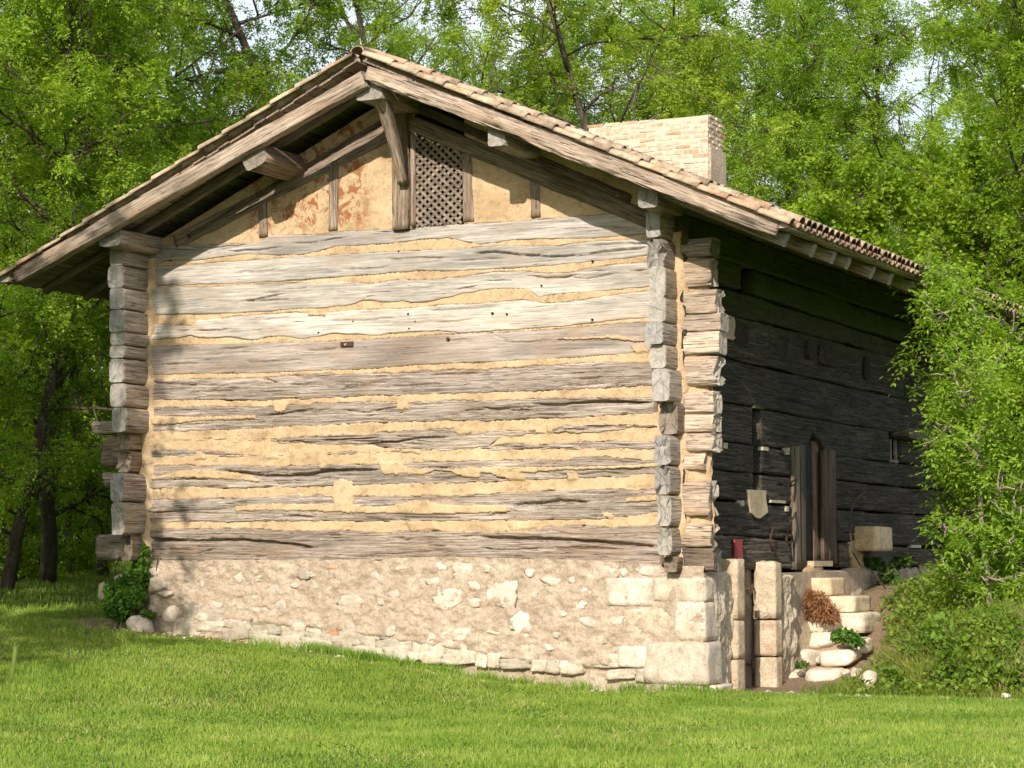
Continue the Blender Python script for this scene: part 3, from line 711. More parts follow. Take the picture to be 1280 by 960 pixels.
for side in (1, -1):
    for c_ in range(ncol):
        y = YF+.085+c_*PITCHY-(.07 if c_ == 0 else 0)
        for k in range(NU):
            u_ = UL+.05-.47-k*EXPO
            if u_ < -.25: continue
            j = (random.uniform(-.012, .012), random.uniform(-.01, .01), random.uniform(-.02, .02))
            up = .115 if c_ > 0 else .055
            M = tmat(side, max(u_, .0)+j[0], y+j[1], up, j[2])
            if c_ < (2 if side > 0 else 1) or (k == 0 and side > 0):
                put_tile(random.choice(tile_me), M)
            else: VB.append(M)
            if c_ < ncol-1:
                Mp = tmat(side, max(u_, 0)+.03, y+PITCHY/2, .11)
                if k == 0 and side > 0: put_tile(pan_me, Mp)
                else: VP.append(Mp)
def batch(name, geo, Ms, mat, kind='stuff'):
    v, f = geo; v = np.hstack([v, np.ones((len(v), 1))]); n = len(v)
    A = np.array([np.array(M)[:3] for M in Ms]); P = np.einsum('kij,nj->kni', A, v).reshape(-1, 3)
    f4 = np.array([q for q in f if len(q) == 4])
    Fc = (f4[None]+np.arange(len(Ms))[:, None, None]*n).reshape(-1, 4)
    return tag(obj(name, P, Fc, mat, None, True), kind=kind)
hp(batch('roof_tiles', (tv, tf), VB, tilem)); hp(batch('roof_tiles', (pv, pf), VP, tilem))
y = YF-.03
while y < YB:
    o = link('ridge_tile', tile_me[0], house, random.choice(TT)); L_ = .47
    M = Matrix.Translation((RIDGE+random.uniform(-.01, .01), y, ZR+.01+random.uniform(-.008, .008)))@Matrix.Rotation(math.pi/2, 4, 'Z')@Matrix.Rotation(-.04, 4, 'Y')@Matrix.Diagonal((1, 1.35, 1.1, 1))
    o.matrix_local = Matrix.Translation(-Vector(HL))@M; y += .40
# mortar bedding between the sheathing and the verge tiles
for side in (1, -1):
    n = 60; uu = np.linspace(.05, UL, n); top = []; 
    m = MB()
    pts = [onroof(side, q, YF+.03, .015) for q in uu]
    m.tube([p+np.array((0, .10, .0)) for p in pts], [.035+.012*float(vn(q*3, side, 0, 4)) for q in uu], 6)
    hp(m.build('tile_bedding', mortar, smooth=True, tint=(.8,.75,.7)))

# ------------------------------------------------------------------ chimney
CY = 6.9
cxa = fr(735, 155, CY)[0]; cxb = fr(885, 142, CY)[0]; czt = fr(885, 142, CY)[1]
cyb = sd(903, 148, cxb)[0]
chim = hp(link('chimney', None)); chim.empty_display_size = .1
chim_l = Vector((0, 0, 0))
def cbox(name, a, b, mat, tint=(1,1,1)):
    m = MB(); m.box(a, b); return m.build(name, mat, chim, tint=tint)
cbox('mortar_core', (cxa+.01, CY+.012, 6.2), (cxb-.012, cyb-.01, czt-.02), chmort)
bw, bh, gp = .27, .048, .030
brick_me = []
for q in range(6):
    v = np.array([(x, y, z) for x in (-.5, .5) for y in (-.5, .5) for z in (-.5, .5)], float)*(bw, .10, bh)
    v += np.random.default_rng(q).normal(0, .0035, v.shape)
    brick_me.append(mesh('brick', v, [(0,1,3,2),(4,6,7,5),(0,4,5,1),(2,3,7,6),(0,2,6,4),(1,5,7,3)], brickm))
BT = [(.92,.92,.90), (.98,1.0,.98), (.92,.85,.78), (1.02,1.02,.95), (.92,.72,.6), (1.05,1.1,1.08), (1.02,1.05,1.0), (.95,.93,.88)]
row = 0; z = czt-bh/2
while z > 7.15:
    off = (row % 2)*.14+random.uniform(-.02, .02); x = cxb-bw/2-off*.0
    x = cxb-bw/2 if row % 2 == 0 else cxb-bw/4
    first = True
    while x > cxa-.02:
        s_ = 1.
        if not (roofz(x) > z+.12) and random.random() < .93:
            o = link('brick', random.choice(brick_me), chim, random.choice(BT))
            half = (first and row % 2 == 1)
            o.location = (x, CY+.055+random.uniform(-.003, .006), z+random.uniform(-.004, .004)); o.scale = (.5 if half else random.uniform(.9, 1.02), 1, random.uniform(.8, 1.25))
        x -= (bw+gp)*(.75 if (first and row % 2 == 1) else 1); first = False
    y_ = CY+.12+(row % 2)*.13
    while y_ < cyb-.05:
        o = link('brick', random.choice(brick_me), chim, random.choice(BT)); o.rotation_euler = (0, 0, math.pi/2)
        o.location = (cxb-.043, y_+.05, z); o.scale = (.8, 1, 1.)
        y_ += .30
    z -= bh+gp; row += 1
# worn rubble shoulder on the right flank
rb = MB(); rb.box((cxb-.12, CY+.03, 6.3), (cxb+.035, cyb+.06, fr(905, 182, CY)[1])); rb.build('shoulder', roughst, chim, tint=(.9,.88,.85))

# ------------------------------------------------------------------ stones
ico = {}
def rockv(sub, seed, pw=2.8, amp=.12, box=.5):
    if sub == 'c':
        if 'c' not in ico:
            bm = bmesh.new(); bmesh.ops.create_cube(bm, size=2); bmesh.ops.subdivide_edges(bm, edges=bm.edges[:], cuts=6, use_grid_fill=True)
            ico['c'] = (np.array([v.co[:] for v in bm.verts]), [tuple(v.index for v in f.verts) for f in bm.faces]); bm.free()
        v, f = ico['c']; v = v/((np.abs(v)**24).sum(1)**(1/24))[:, None]
        v = v*(1+amp*fbm(v[:, 0]*1.7+seed*3.1, v[:, 1]*1.7, v[:, 2]*1.7, seed, 3))[:, None]
        k = np.stack([fbm(v[:, 0]*3, v[:, 1]*3, v[:, 2]*3+q*9, seed+q, 2) for q in range(3)], 1)*amp*.35
        return v+k, np.array(f)
    if sub not in ico:
        bm = bmesh.new(); bmesh.ops.create_icosphere(bm, subdivisions=sub, radius=1)
        ico[sub] = (np.array([v.co[:] for v in bm.verts]), [tuple(v.index for v in f.verts) for f in bm.faces]); bm.free()
    v, f = ico[sub]; v = v.copy()
    n = (np.abs(v)**pw).sum(1)**(1/pw); v /= n[:, None]
    v *= (1+amp*fbm(v[:, 0]*1.5+seed*3.1, v[:, 1]*1.5, v[:, 2]*1.5, seed, 4))[:, None]
    # a few flat cleaved faces
    rn = np.random.default_rng(seed)
    for _ in range(5):
        d = rn.normal(size=3); d /= np.linalg.norm(d); lim = rn.uniform(.68, .9)
        t = v@d; v = np.where((t > lim)[:, None], v-(t-lim)[:, None]*d*.85, v)
    return v, np.array(f)
def rock(name, c, s, seed, mat=None, parent=None, tint=(1,1,1), rot=0., sub=3, pw=2.8, amp=.12, axis='Y', house_part=False, smooth=False):
    v, f = rockv(sub, seed, pw, amp)
    me = mesh(name, v*np.array(s), f, mat or lime, smooth)
    o = link(name, me, parent, tint); o.location = c
    o.rotation_euler = (0, rot, 0) if axis == 'Y' else (rot if axis == 'X' else 0, 0, rot if axis == 'Z' else 0)
    if house_part: hp(o)
    return o
def prock(rect, y, dep, seed, mat=None, tint=(1,1,1), rot=0., parent=None, name='stone', pw=3.2, amp=.1, hpart=True, out=.5, sub=3):
    xl, yt, xr, yb = rect
    x0, z1 = fr(xl, yt, y); x1, z0 = fr(xr, yb, y)
    return rock(name, ((x0+x1)/2, y+dep*(1-out)-dep*out*0, (z0+z1)/2), ((x1-x0)/2*1.04, dep, (z1-z0)/2*1.04), seed, mat, parent, tint, rot, pw=pw, amp=amp, house_part=hpart, sub=sub)

# front base: a coat of rough mortar over rubble
BX = .28
xs = np.arange(-8.14, BX+.001, .0175); nv = 100
X = np.repeat(xs[:, None], nv, 1)
sa, sb = pl(FL[-1]['b'], fr); edge_top = np.where(xs < -.28, np.interp(xs, sa, sb)+.022, 1.53+.02*fbm(xs*2, 0*xs, 0, 71, 3))
gb = H(xs, 0*xs-.1)-.12
Z = gb[:, None]+(edge_top-gb)[:, None]*np.linspace(0, 1, nv)[None]
n1 = fbm(X*2.2, Z*2.6, 0, 72, 4); n2 = fbm(X*9, Z*12, 0, 73, 5, .62)
cell = fbm(X*4.2, Z*5.2, 0, 74, 3)
D = .040+.014*n1+.015*n2+.010*np.clip(cell, 0, 1)+.10*np.clip((1.5-Z)/1.5, 0, 1)*.6
D -= .16*sst(-7.75, -8.14, X)*sst(1.6, .8, Z)              # the left end has crumbled away
D -= .075*sst(.44, .34, Z-gb[:, None])*sst(-6.6, -5.6, X)*sst(-.25, -.6, X)
hp(obj('mortar_coat', np.stack([X, -D, Z], -1), grid_faces(len(xs), nv), mortar, None, True))
m = MB(); m.box((-8.0, .02, -.3), (.2, .5, 1.5)); hp(m.build('rubble_core', mortar))
# stones the mortar leaves bare (surveyed left to right)
ST = [(262,752,280,764),(292,716,304,729),(316,716,326,728),(254,715,262,722),(250,724,256,734),(330,732,348,750),(345,751,358,765),(338,755,346,760),(312,756,345,768),(278,772,298,782),
 (300,772,312,780),(362,774,384,789),(370,710,386,725),(385,715,395,722),(388,726,396,736),(362,729,372,736),(404,714,412,720),(425,742,452,762),(424,778,444,798),(486,736,498,748),(468,741,484,756),
 (463,715,475,724),(488,706,509,713),(516,705,530,711),(541,703,558,714),(562,705,588,726),(600,705,616,716),(534,722,549,733),(539,736,580,762),(586,727,602,738),(604,727,645,758),(586,748,602,758),(480,782,494,796),(505,784,516,796),
 (521,783,532,792),(520,790,560,0+800),(634,766,664,797),(616,802,636,813),(595,787,632,792),(565,784,592,800),(676,721,700,733),(664,739,672,749),(707,749,732,763),(722,735,742,746),(710,721,718,730),(722,771,752,783),(745,794,758,805),
 (680,806,692,814),(743,708,772,724),(728,712,736,718),(775,710,784,720),(792,708,826,719),(760,771,782,782),(690,790,700,798),(655,712,668,722),(786,760,802,774),(700,764,708,770)]
for i, r_ in enumerate(ST):
    w = rng.uniform(.82, 1.08)
    g = (1.03*w, 1.0*w, .96*w) if r_[0] > 500 else (.92*w, .88*w, .84*w)
    yc = (r_[1]+r_[3])/2; zc = fr(400, yc)[1]
    prock(r_, -.048-.055*np.clip((1.5-zc)/1.5, 0, 1), .022, 800+i, tint=g, rot=rng.uniform(-.25, .25), amp=.38, out=.2)
prock((410,784,424,798), -.07, .04, 861, tint=(.85,.5,.36)); prock((392,796,406,806), -.07, .04, 862, tint=(.9,.6,.5)); prock((408,706,422,713), -.04, .04, 863, tint=(.95,.62,.45))
# dressed corner stones
def block(rect, y, dep, seed, tint=(1,1,1), amp=.035): return prock(rect, y, dep, seed, tint=tint, pw=9, amp=amp, sub='c')
block((759,723,817,757), -.02, .09, 870, (1.0,.98,.95)); block((775,808,810,834), -.06, .12, 871, (1.05,1.03,1.0)); block((822,722,884,752), .045, .22, 872, (.96,.91,.84))
block((848,753,885,800), .045, .24, 873, (.94,.89,.83)); block((820,754,849,800), .01, .14, 874, (.95,.85,.72), .06); block((783,762,822,800), -.03, .08, 877, (.95,.87,.77), .08)
block((809,802,888,855), .01, .27, 875, (.9,.86,.81)); block((868,856,902,872), .10, .25, 876, (1.05,1.02,.98), .09); block((820,856,868,868), .03, .2, 878, (1,.95,.86), .1)
# the dry courses at the foot of the wall
seed = 900
for row, (dy, hh) in enumerate(((0, 15), (13, 14), (26, 12))):
    x = 232.
    while x < 812:
        w = rng.uniform(12, 42) if row < 2 else rng.uniform(12, 30)
        base = np.interp(x, [232, 300, 380, 480, 560, 660, 740, 812], [781, 800, 812, 822, 826, 834, 842, 850])
        h = hh*rng.uniform(.75, 1.15)
        if x > 760 and row == 1: break
        yb_ = base+4-dy; 
        g = rng.uniform(.72, 1.04)*(1 if x > 480 else .88)
        if rng.random() < .93: prock((x, yb_-h-1, x+w-.5, yb_+1), -.055+.02*row, .08, seed, tint=(g, g*.97, g*.9), rot=rng.uniform(-.14, .14), amp=.17, pw=5, sub='c')
        seed += 1; x += w
# crumbled left end
for i, (r_, y_) in enumerate([((186,706,212,722),-.02),((184,719,206,742),-.1),((196,738,216,748),-.12),((205,726,216,738),-.05),((172,742,200,766),.1),((200,756,226,786),-.05),((216,772,250,798),-.08),((120,728,136,752),.3),
    ((140,718,170,740),.25),((150,745,185,772),.2),((190,764,206,780),.05),((245,764,262,780),-.05),((178,700,200,712),.1)]):
    g = rng.uniform(.8, 1.0); prock(r_, y_, .12, 1000+i, tint=(g, g*.95, g*.88), amp=.2)
loose = prock((157,769,187,799), -.35, .16, 1030, tint=(1.0,.97,.93), amp=.18, hpart=False, name='loose_stone')
tag(loose, 'rounded pale grey stone lying on bare earth below the ivy', 'stone')
# drain pipe mouth in the foot of the wall
m = MB(); p = at(521, 828, 1, -.16); m.tube([p, p+np.array((0, .25, .01))], .032, 12); m.tube([p+np.array((0,-.004,0)), p+np.array((0,.01,0))], .026, 12); hp(m.build('drain_pipe', blackm, smooth=True))

# right side of the base
def sheet_side(name, x, ya, yb, zf, ztf, mat, seed, amp=.03, step=.02, bat=.0, lowf=1.):
    ys = np.arange(ya, yb+.001, step); zt = ztf(ys); zb = zf(ys); nv_ = max(8, int(np.max(zt-zb)/step))
    Y = np.repeat(ys[:, None], nv_, 1); Zz = zb[:, None]+(zt-zb)[:, None]*np.linspace(0, 1, nv_)[None]
    q = amp*(.8*fbm(Y*2.2*lowf, Zz*2.2*lowf, 0, seed, 3)+.55*fbm(Y*10, Zz*5, 0, seed+2, 4, .6))+bat*(1-(Zz-zb[:, None])/(zt-zb)[:, None])**2
    q[:, -1] -= .15
    return hp(obj(name, np.stack([x+q, Y, Zz], -1), grid_faces(len(ys), nv_), mat, None, True))
sheet_side('hewn_corner_stone', .26, -.04, .99, lambda y: H(.3+0*y, y)-.15, lambda y: 1.45+.03*fbm(y*4, 0*y, 0, 3, 3), roughst, 81, .05, .016)
sheet_side('hewn_side_stone', .24, 2.62, 3.30, lambda y: H(.3+0*y, y)-.2, lambda y: 1.43+.03*fbm(y*4, 0*y, 0, 5, 3)-.1*sst(3, 3.3, y), roughst, 84, .05, .016)
sheet_side('rendered_base', .12, 3.28, 11.6, lambda y: H(.3+0*y, y)-.3, lambda y: 1.47-.02*y/11+.03*fbm(y*1.5, 0*y, 0, 6, 3)-.22*np.exp(-((y-3.6)/.4)**2), plaster, 87, .025, .03, .30, .5)
m = MB(); m.box((-.3, 2.6, -.4), (.18, 11.6, 1.42)); m.box((-.3, -.0, -.3), (.2, 1.0, 1.40)); hp(m.build('rubble_core', mortar))
def sblock(name, a, b, seed, mat=None, tint=(1,1,1), amp=.03, parent=None, hpart=True, pw=12):
    a, b = np.array(a, float), np.array(b, float)
    return rock(name, (a+b)/2, (b-a)/2, seed, mat, parent, tint, pw=pw, amp=amp, house_part=hpart, sub='c' if pw > 5 else 3, smooth=pw <= 5)
zj = sd(920, 699, BX)[1]
for k, (za, zb_) in enumerate(((-.15, .37), (.372, .85), (.852, zj))):
    sblock('jamb_stone', (-.02, .985-(.04 if k == 0 else 0), za), (BX+.035, 1.245, zb_), 1050+k, roughst, (1.08,1.0,.9), amp=.035)
    sblock('jamb_stone', (.0, 2.40, za-.02), (BX+.02, 2.66, zb_-.035), 1060+k, roughst, (1.16+.05*(k % 2),1.12,1.04), amp=.035)
sblock('threshold', (-.1, 1.0, -.28), (.42, 2.7, H(.3, 1.8)-.01), 1070, tint=(1.05,.97,.85))
cd = hp(link('cellar_door', None)); cd.empty_display_size = .1
for k in range(5):
    m = MB(); y0 = 1.22+k*.245; m.box((-.09, y0, -.1), (-.045+.004*(k % 2), y0+.238, 1.50)); g = random.uniform(.55, .8); m.build('plank', darkX if k < 2 else woodX, cd, tint=(g, g*.92, g*.85))
for z_ in (.25, 1.22):
    m = MB(); m.tube([(-.045, 2.20, z_), (.03, 2.25, z_), (.03, 2.32, z_)], .02, 7); m.tube([(.03, 2.25, z_-.05), (.03, 2.25, z_+.06)], .024, 7); m.build('hinge', iron, cd)

# ------------------------------------------------------------------ side wall of dark logs
def dlog(y0, y1, za, zb, zc, zd, seed, proud, tint=(1,1,1), rough=.45, arch=None, mat=None, parent=None):
    """za..zb lower edge at y0..y1, zc..zd upper edge"""
    n = max(3, int((y1-y0)/.5)); ys = np.linspace(y0, y1, n)
    lo = za+(zb-za)*(ys-y0)/(y1-y0)+.016*fbm(ys*.9, 0*ys, 0, seed, 3); hi = zc+(zd-zc)*(ys-y0)/(y1-y0)+.016*fbm(ys*.9, 0*ys+4, 0, seed+3, 3)
    if arch:
        ys2 = np.linspace(y0, y1, 160); lo2 = np.interp(ys2, ys, lo); hi = np.interp(ys2, ys, hi); ys = ys2
        c, hw, hh = arch; lo = lo2+hh*np.clip(1-np.abs(ys-c)/hw, 0, 1)**.6
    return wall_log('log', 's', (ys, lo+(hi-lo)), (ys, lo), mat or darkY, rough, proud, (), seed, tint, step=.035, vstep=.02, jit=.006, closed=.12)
J = [(1.475,1.46),(1.93,1.76),(2.36,2.28),(2.74,2.72),(3.11,3.08),(3.60,3.575),(4.17,4.11),(4.73,4.76),(5.09,5.0),(5.42,5.36),(5.82,5.80)]
PR = [.02,.03,.015,.02,.01,.03,.04,.015,.06,.085,.11]
def zj_(i, y): a, b = J[i]; return a+(b-a)*y/11.4
TN = [(1.9,1.75,1.6),(1.25,1.2,1.2),(1.2,1.15,1.1),(1.1,1.1,1.1),(1.2,1.2,1.2),(1.1,1.1,1.15),(1.1,1.12,1.0),(.9,.9,.8),(1.,1.,.9),(1,1,.9)]
seed = 1200
for i in range(10):
    if i == 0: segs = [(0, 4.12), (5.9, 11.35)]
    elif i in (1,): segs = [(0, 4.12), (5.75, 11.0)]
    elif i == 2: segs = [(0, 2.35), (2.68, 4.15), (5.75, 11.4)]
    elif i == 3: segs = [(0, 2.37), (2.68, 4.15), (5.75, 11.4)]
    elif i == 4: segs = [(0, 2.37), (2.68, 5.0), (5.0, 8.45), (9.05, 11.4)]
    elif i == 8: segs = [(0, 1.85), (2.35, 11.4)]
    else: segs = [(0, 11.4)]
    for (a, b) in segs:
        lo, hi = (zj_(i, a)+.008, zj_(i, b)+.008), (zj_(i+1, a)-.010, zj_(i+1, b)-.010)
        if i == 4 and a in (2.68, 5.0):
            c = 4.86
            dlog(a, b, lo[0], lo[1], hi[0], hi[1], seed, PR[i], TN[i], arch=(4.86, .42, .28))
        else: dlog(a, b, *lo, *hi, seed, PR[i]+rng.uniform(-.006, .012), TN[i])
        seed += 17
m = MB(); m.box((-.25, .3, 1.5), (-.16, 2.3, 5.9)); m.box((-.25, 2.75, 1.5), (-.16, 4.1, 5.9)); m.box((-.25, 5.9, 1.5), (-.16, 8.4, 5.9)); m.box((-.25, 9.1, 1.5), (-.16, 11.4, 5.9)); m.box((-.25, 2.3, 3.7), (-.16, 2.75, 5.9)); m.box((-.25, 4.1, 3.5), (-.16, 5.9, 5.9)); m.box((-.25, 8.4, 3.6), (-.16, 9.1, 5.9)); m.box((-.25, 8.4, 1.5), (-.16, 9.1, 2.9)); m.box((-.25, 2.3, 1.5), (-.16, 2.75, 2.4))
hp(m.build('shade_backing', blackm))  # black sheets added so the log gaps read as a dark interior
# floor joists, sawn off outside the wall
for k, (pa, pb, ya, yb_, pr, tn) in enumerate([(901,913,395,424,.16,(1.6,1.3,1.15)),(920,934,402,431,.07,(1.1,1,.9)),(936,946,406,434,.04,(1.2,1.2,1.1)),(949,962,412,437,.05,(1.2,1.15,1.1)),(968,986,419,447,.05,(1.1,1.1,1.)),(990,1004,424,450,.09,(.8,.8,.8)),
      (1008,1020,427,449,.08,(1.3,1.3,1.2)),(1026,1043,432,457,.12,(1.4,1.4,1.2)),(1054,1064,442,466,.07,(.9,.9,.9)),(1078,1086,448,472,.10,(.9,.9,.8)),(1102,1112,460,486,.09,(1.2,1.2,1.1)),(1130,1140,470,494,.08,(.8,.8,.8))]):
    y0, zt = sd(pa, ya, .05); y1, zb_ = sd(pb, yb_, .05)
    if k in (2, 5, 8, 10): continue
    timber('joist_end', (-.2, (y0+y1)/2, (zt+zb_)/2), (.02+pr*.6, (y0+y1)/2+rng.uniform(-.03, .03), (zt+zb_)/2), (y1-y0)*rng.uniform(.9, 1.25), (zt-zb_)*rng.uniform(.95, 1.3), mat=darkX, seed=1300+k, tint=tuple(c*.42 if k else c*.9 for c in tn), worn=.7, ragged=.012, step=.04, endm=endk if k else endg)
# greyer block ends at the far corner
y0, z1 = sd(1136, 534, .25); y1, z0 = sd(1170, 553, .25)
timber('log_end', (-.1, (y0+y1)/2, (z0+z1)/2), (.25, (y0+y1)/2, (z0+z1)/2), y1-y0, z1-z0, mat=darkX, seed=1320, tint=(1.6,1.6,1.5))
for k in range(11):
    z_ = 1.75+k*.37
    timber('log_end', (-.2, 11.5, z_), (.3+.08*random.random(), 11.5, z_), .26, .36, mat=darkX, seed=1330+k, ragged=.06, tint=(.5,.5,.45), step=.1)

# narrow window slot with its wooden bar
m = MB(); m.box((-.2, 2.60, 2.45), (-.15, 2.66, 3.62)); hp(m.build('window_bar', darkX, tint=(1.9,1.25,.95)))
m = MB(); m.box((-.12, 2.36, 3.585), (.05, 2.72, 3.62)); hp(m.build('slot_lintel', darkX, tint=(.9,1.0,.6)))
# plaster patch and pegs
pts = [(935,612),(958,613),(957,622),(960,640),(950,648),(945,647),(939,641),(937,628)]
q = [sd(a, b, .05) for a, b in pts]
m = MB(); m.add([(.055, a, b) for a, b in q]+[(-.02, a, b) for a, b in q], [tuple(range(8))[::-1]]+[(i, (i+1) % 8, 8+(i+1) % 8, 8+i) for i in range(8)])
hp(m.build('plaster_patch', plaster, tint=(1.25,1.25,1.2)))
for (a, b, w, h_) in [(907,557,5,6),(957,561,8,4),(985,564,4,8),(928,629,5,6),(984,636,4,6),(973,627,22,3),(1145,0+683,22,4)]:
    y_, z_ = sd(a, b, .05); s_ = .5*w/40; t_ = .5*h_/85
    m = MB(); m.box((-.02, y_-s_, z_-t_), (.055, y_+s_, z_+t_)); hp(m.build('peg', pegm))
# door: jamb boards, leaf, half-open plank
door = hp(link('plank_door', None)); door.empty_display_size = .1
def vboard(px0, px1, pyt, pyb, x0, x1, seed, tint, name='jamb_board', mat=None):
    y0 = sd(px0, pyb, x1)[0]; y1 = sd(px1, pyb, x1)[0]; zt = sd((px0+px1)/2, pyt, x1)[1]; zb_ = sd((px0+px1)/2, pyb, x1)[1]
    o = timber(name, ((x0+x1)/2, (y0+y1)/2, zb_), ((x0+x1)/2, (y0+y1)/2, zt), x1-x0, y1-y0, seed=seed, tint=tint, worn=.35, upv=(0, 1, 0), rad=.1, mat=mat or woodX, step=.15, house_part=False, parent=door)
    return o
vboard(996,1002,558,712,-.02,.09,1400,(.44,.43,.41)); vboard(1002,1009,557,712,-.02,.06,1401,(.32,.31,.30))
vboard(1031,1039,563,700,-.02,.05,1402,(.38,.33,.29)); vboard(1038,1047,563,704,-.02,.07,1403,(.32,.28,.26))
vboard(1009,1018,545,704,-.14,-.10,1404,(.12,.135,.14),'door_plank'); vboard(1018.5,1031,552,704,-.12,-.055,1405,(.5,.42,.36),'door_plank'); vboard(1030,1036,552,704,-.18,-.14,1406,(.1,.1,.1),'door_plank')
m = MB(); m.box((-.05, 4.45, 1.50), (.13, 5.25, 1.575)); hp(m.build('door_sill', plaster, tint=(1.3,1.3,1.3)))
# far window with pale bars
fw_ = hp(link('barred_window', None)); fw_.empty_display_size = .1
for (a, b, c_, d_) in ((8.52, 8.58, 2.9, 3.46), (8.80, 8.86, 2.9, 3.46), (8.45, 8.9, 3.10, 3.14)):
    m = MB(); m.box((-.04, a, c_), (.0 if a > 8.46 else .012, b, d_)); m.build('window_bar', woodX, fw_, tint=(.6,.6,.58))
# stone sink, with its bed of mortar
y0 = sd(1066, 670, 0)[0]; z0 = fr(1080, 689, y0)[1]; z1 = fr(1080, 658, y0)[1]; x1 = fr(1095, 670, y0)[0]; y1 = sd(1116, 670, x1)[0]
sblock('stone_sink', (-.1, y0, z0), (x1, y1, z1), 1410, tint=(1.15,1.0,.76), amp=.04, pw=10)
sblock('mortar_bed', (-.1, y0-.3, z0-.32), (.05, y0+.3, z1+.10), 1411, plaster, (1.0,.87,.66), .3, pw=3)
sblock('mortar_bed', (-.1, y0-.2, 1.25), (.12, y0+.25, z0+.05), 1412, plaster, (1.0,.87,.66), .2, pw=3)
# red plate over the cellar door
y_, z_ = sd(927, 686, .12)
m = MB(); m.box((.06, y_-.13, z_-.12), (.085, y_+.13, z_+.12)); 
o = m.build('red_plate', redp); tag(o, 'small faded red metal plate fixed on the dark logs above the cellar door', 'plate'); 
# iron hooks and chain
def iron_thing(label, pts, r=.009, cat='hook'):
    m = MB(); q = [np.array((x, *sd(a, b, x))) for a, b, x in pts]; c = q[0].copy(); m.tube([p-c for p in q], r, 6)
    o = m.build('iron_hook', iron, None, True); o.location = c; tag(o, label, cat); return o
iron_thing('long rusty iron hook hanging on the dark logs left of the door', [(964,655,.04),(966,662,.10),(963,672,.10),(964,682,.10),(966,689,.08),(969,684,.07)], .012)
iron_thing('curved iron handle fixed beside the left door jamb', [(995,640,.07),(993,646,.15),(988,652,.17),(987,660,.15),(989,668,.08)], .014, 'handle')
iron_thing('small rusty hook high on the boards left of the door', [(996,598,.07),(990,602,.13),(988,608,.13),(993,606,.10)], .014)
iron_thing('rusty iron staple low beside the left door jamb', [(984,668,.05),(983,675,.13),(987,680,.13),(991,674,.05)], .014, 'staple')
# small nail plate on the front logs
p = at(433, 430, 1, -.05)
m = MB(); m.box((p[0]-.095, -.052, p[2]-.03), (p[0]+.095, -.03, p[2]+.03)); hp(m.build('iron_plate', iron)); 
m = MB(); m.tube([(p[0]-.01, -.07, p[2]-.01), (p[0]-.01, -.04, p[2]+.0)], .014, 8); hp(m.build('nail', pegm))
for a, b in ((215,326),(500,314.5),(512,393),(513,411),(521,402),(443,402),(678,357),(635,393),(742,400),(617,392),(562,424),(400,416),(742,327)):
    x_, z_ = fr(a, b); m = MB(); m.tube([(x_, -.045, z_), (x_, .0, z_)], random.uniform(.009, .016), 7); hp(m.build('nail', blackm))
x_, z_ = fr(562, 424); m = MB(); m.tube([(x_, -.06, z_), (x_, -.02, z_)], .022, 8); hp(m.build('nail', iron))

# left wall, back wall and gable: the same squared logs
for i in range(11):
    z_ = 1.6+i*.39
    timber('log', (-8.0, 0.2, z_), (-8.0, 11.4, z_), .22, .385, mat=darkX, seed=1500+i, step=.6, K=16)
    timber('log', (-7.9, 11.4, z_), (-.1, 11.4, z_), .22, .385, mat=darkX, seed=1520+i, step=.6, K=16)
m = MB(); m.add([(-8.0, 11.3, 5.8), (-.1, 11.3, 5.8), (RIDGE, 11.3, 7.7), (-8.0, 11.45, 5.8), (-.1, 11.45, 5.8), (RIDGE, 11.45, 7.7)], [(0,1,2),(5,4,3),(0,3,4,1),(1,4,5,2),(2,5,3,0)]); hp(m.build('back_gable', daub))
m = MB(); m.box((-8.1, .3, -.2), (-7.8, 11.5, 1.45)); m.box((-8.1, 11.2, -.2), (.1, 11.5, 1.45)); hp(m.build('rubble_core', mortar))
m = MB(); m.box((-7.8, .6, 1.3), (-.3, 11.1, 1.38)); hp(m.build('floor_boards', blackm))

# ------------------------------------------------------------------ steps to the door
st = thing('stone_steps', 'stone steps climbing over a pile of pale rough stones to the plank door', 'steps', (.6, 3.9, 0))
def sp_(o): o.parent = st; o.location = Vector(o.location)-Vector((.6, 3.9, 0)); return o
sp_(sblock('step', (-.02, 4.18, 1.10), (.44, 4.88, 1.345), 1600, tint=(1.12,.95,.74), amp=.02, hpart=False, pw=16))
sp_(sblock('step', (-.02, 4.16, .88), (.79, 4.95, 1.095), 1601, tint=(1.12,1.0,.84), amp=.02, hpart=False, pw=16))
sp_(sblock('step', (.1, 4.10, .60), (.93, 5.0, .875), 1602, tint=(1.2,1.15,1.05), amp=.06, hpart=False, pw=6))
sp_(sblock('step', (-.05, 4.15, 1.34), (.12, 4.95, 1.52), 1603, plaster, (1.2,1.05,.8), amp=.05, hpart=False, pw=5))
for k, (r_, y_, dp, g) in enumerate([((1000,790,1048,814),3.9,.30,1.2),((992,793,1001,814),3.8,.2,1.05),((984,811,1023,833),3.6,.3,1.05),((1023,811,1068,837),3.3,.3,1.22),((969,835,1003,857),3.2,.25,1.1),((1004,833,1048,864),3.0,.3,1.15),
     ((1062,796,1083,817),3.5,.2,1.1),((970,856,985,866),3.0,.15,1.05),((984,856,1000,867),2.95,.15,1.1),((976,822,990,836),3.5,.2,.95),((1018,818,1026,832),3.5,.15,.95),((1000,770,1040,792),4.02,.12,1.15),((1040,836,1062,850),3.2,.2,1.0),((1056,836,1080,862),3.1,.2,.95),
     ((1046,806,1064,814),3.6,.2,.9),((1075,840,1092,866),2.9,.2,.95)]):
    o = prock(r_, y_, dp, 1620+k, tint=(g, g*.97, g*.9), amp=.13, hpart=False, pw=3.6, rot=rng.uniform(-.08, .08), out=.3); sp_(o)
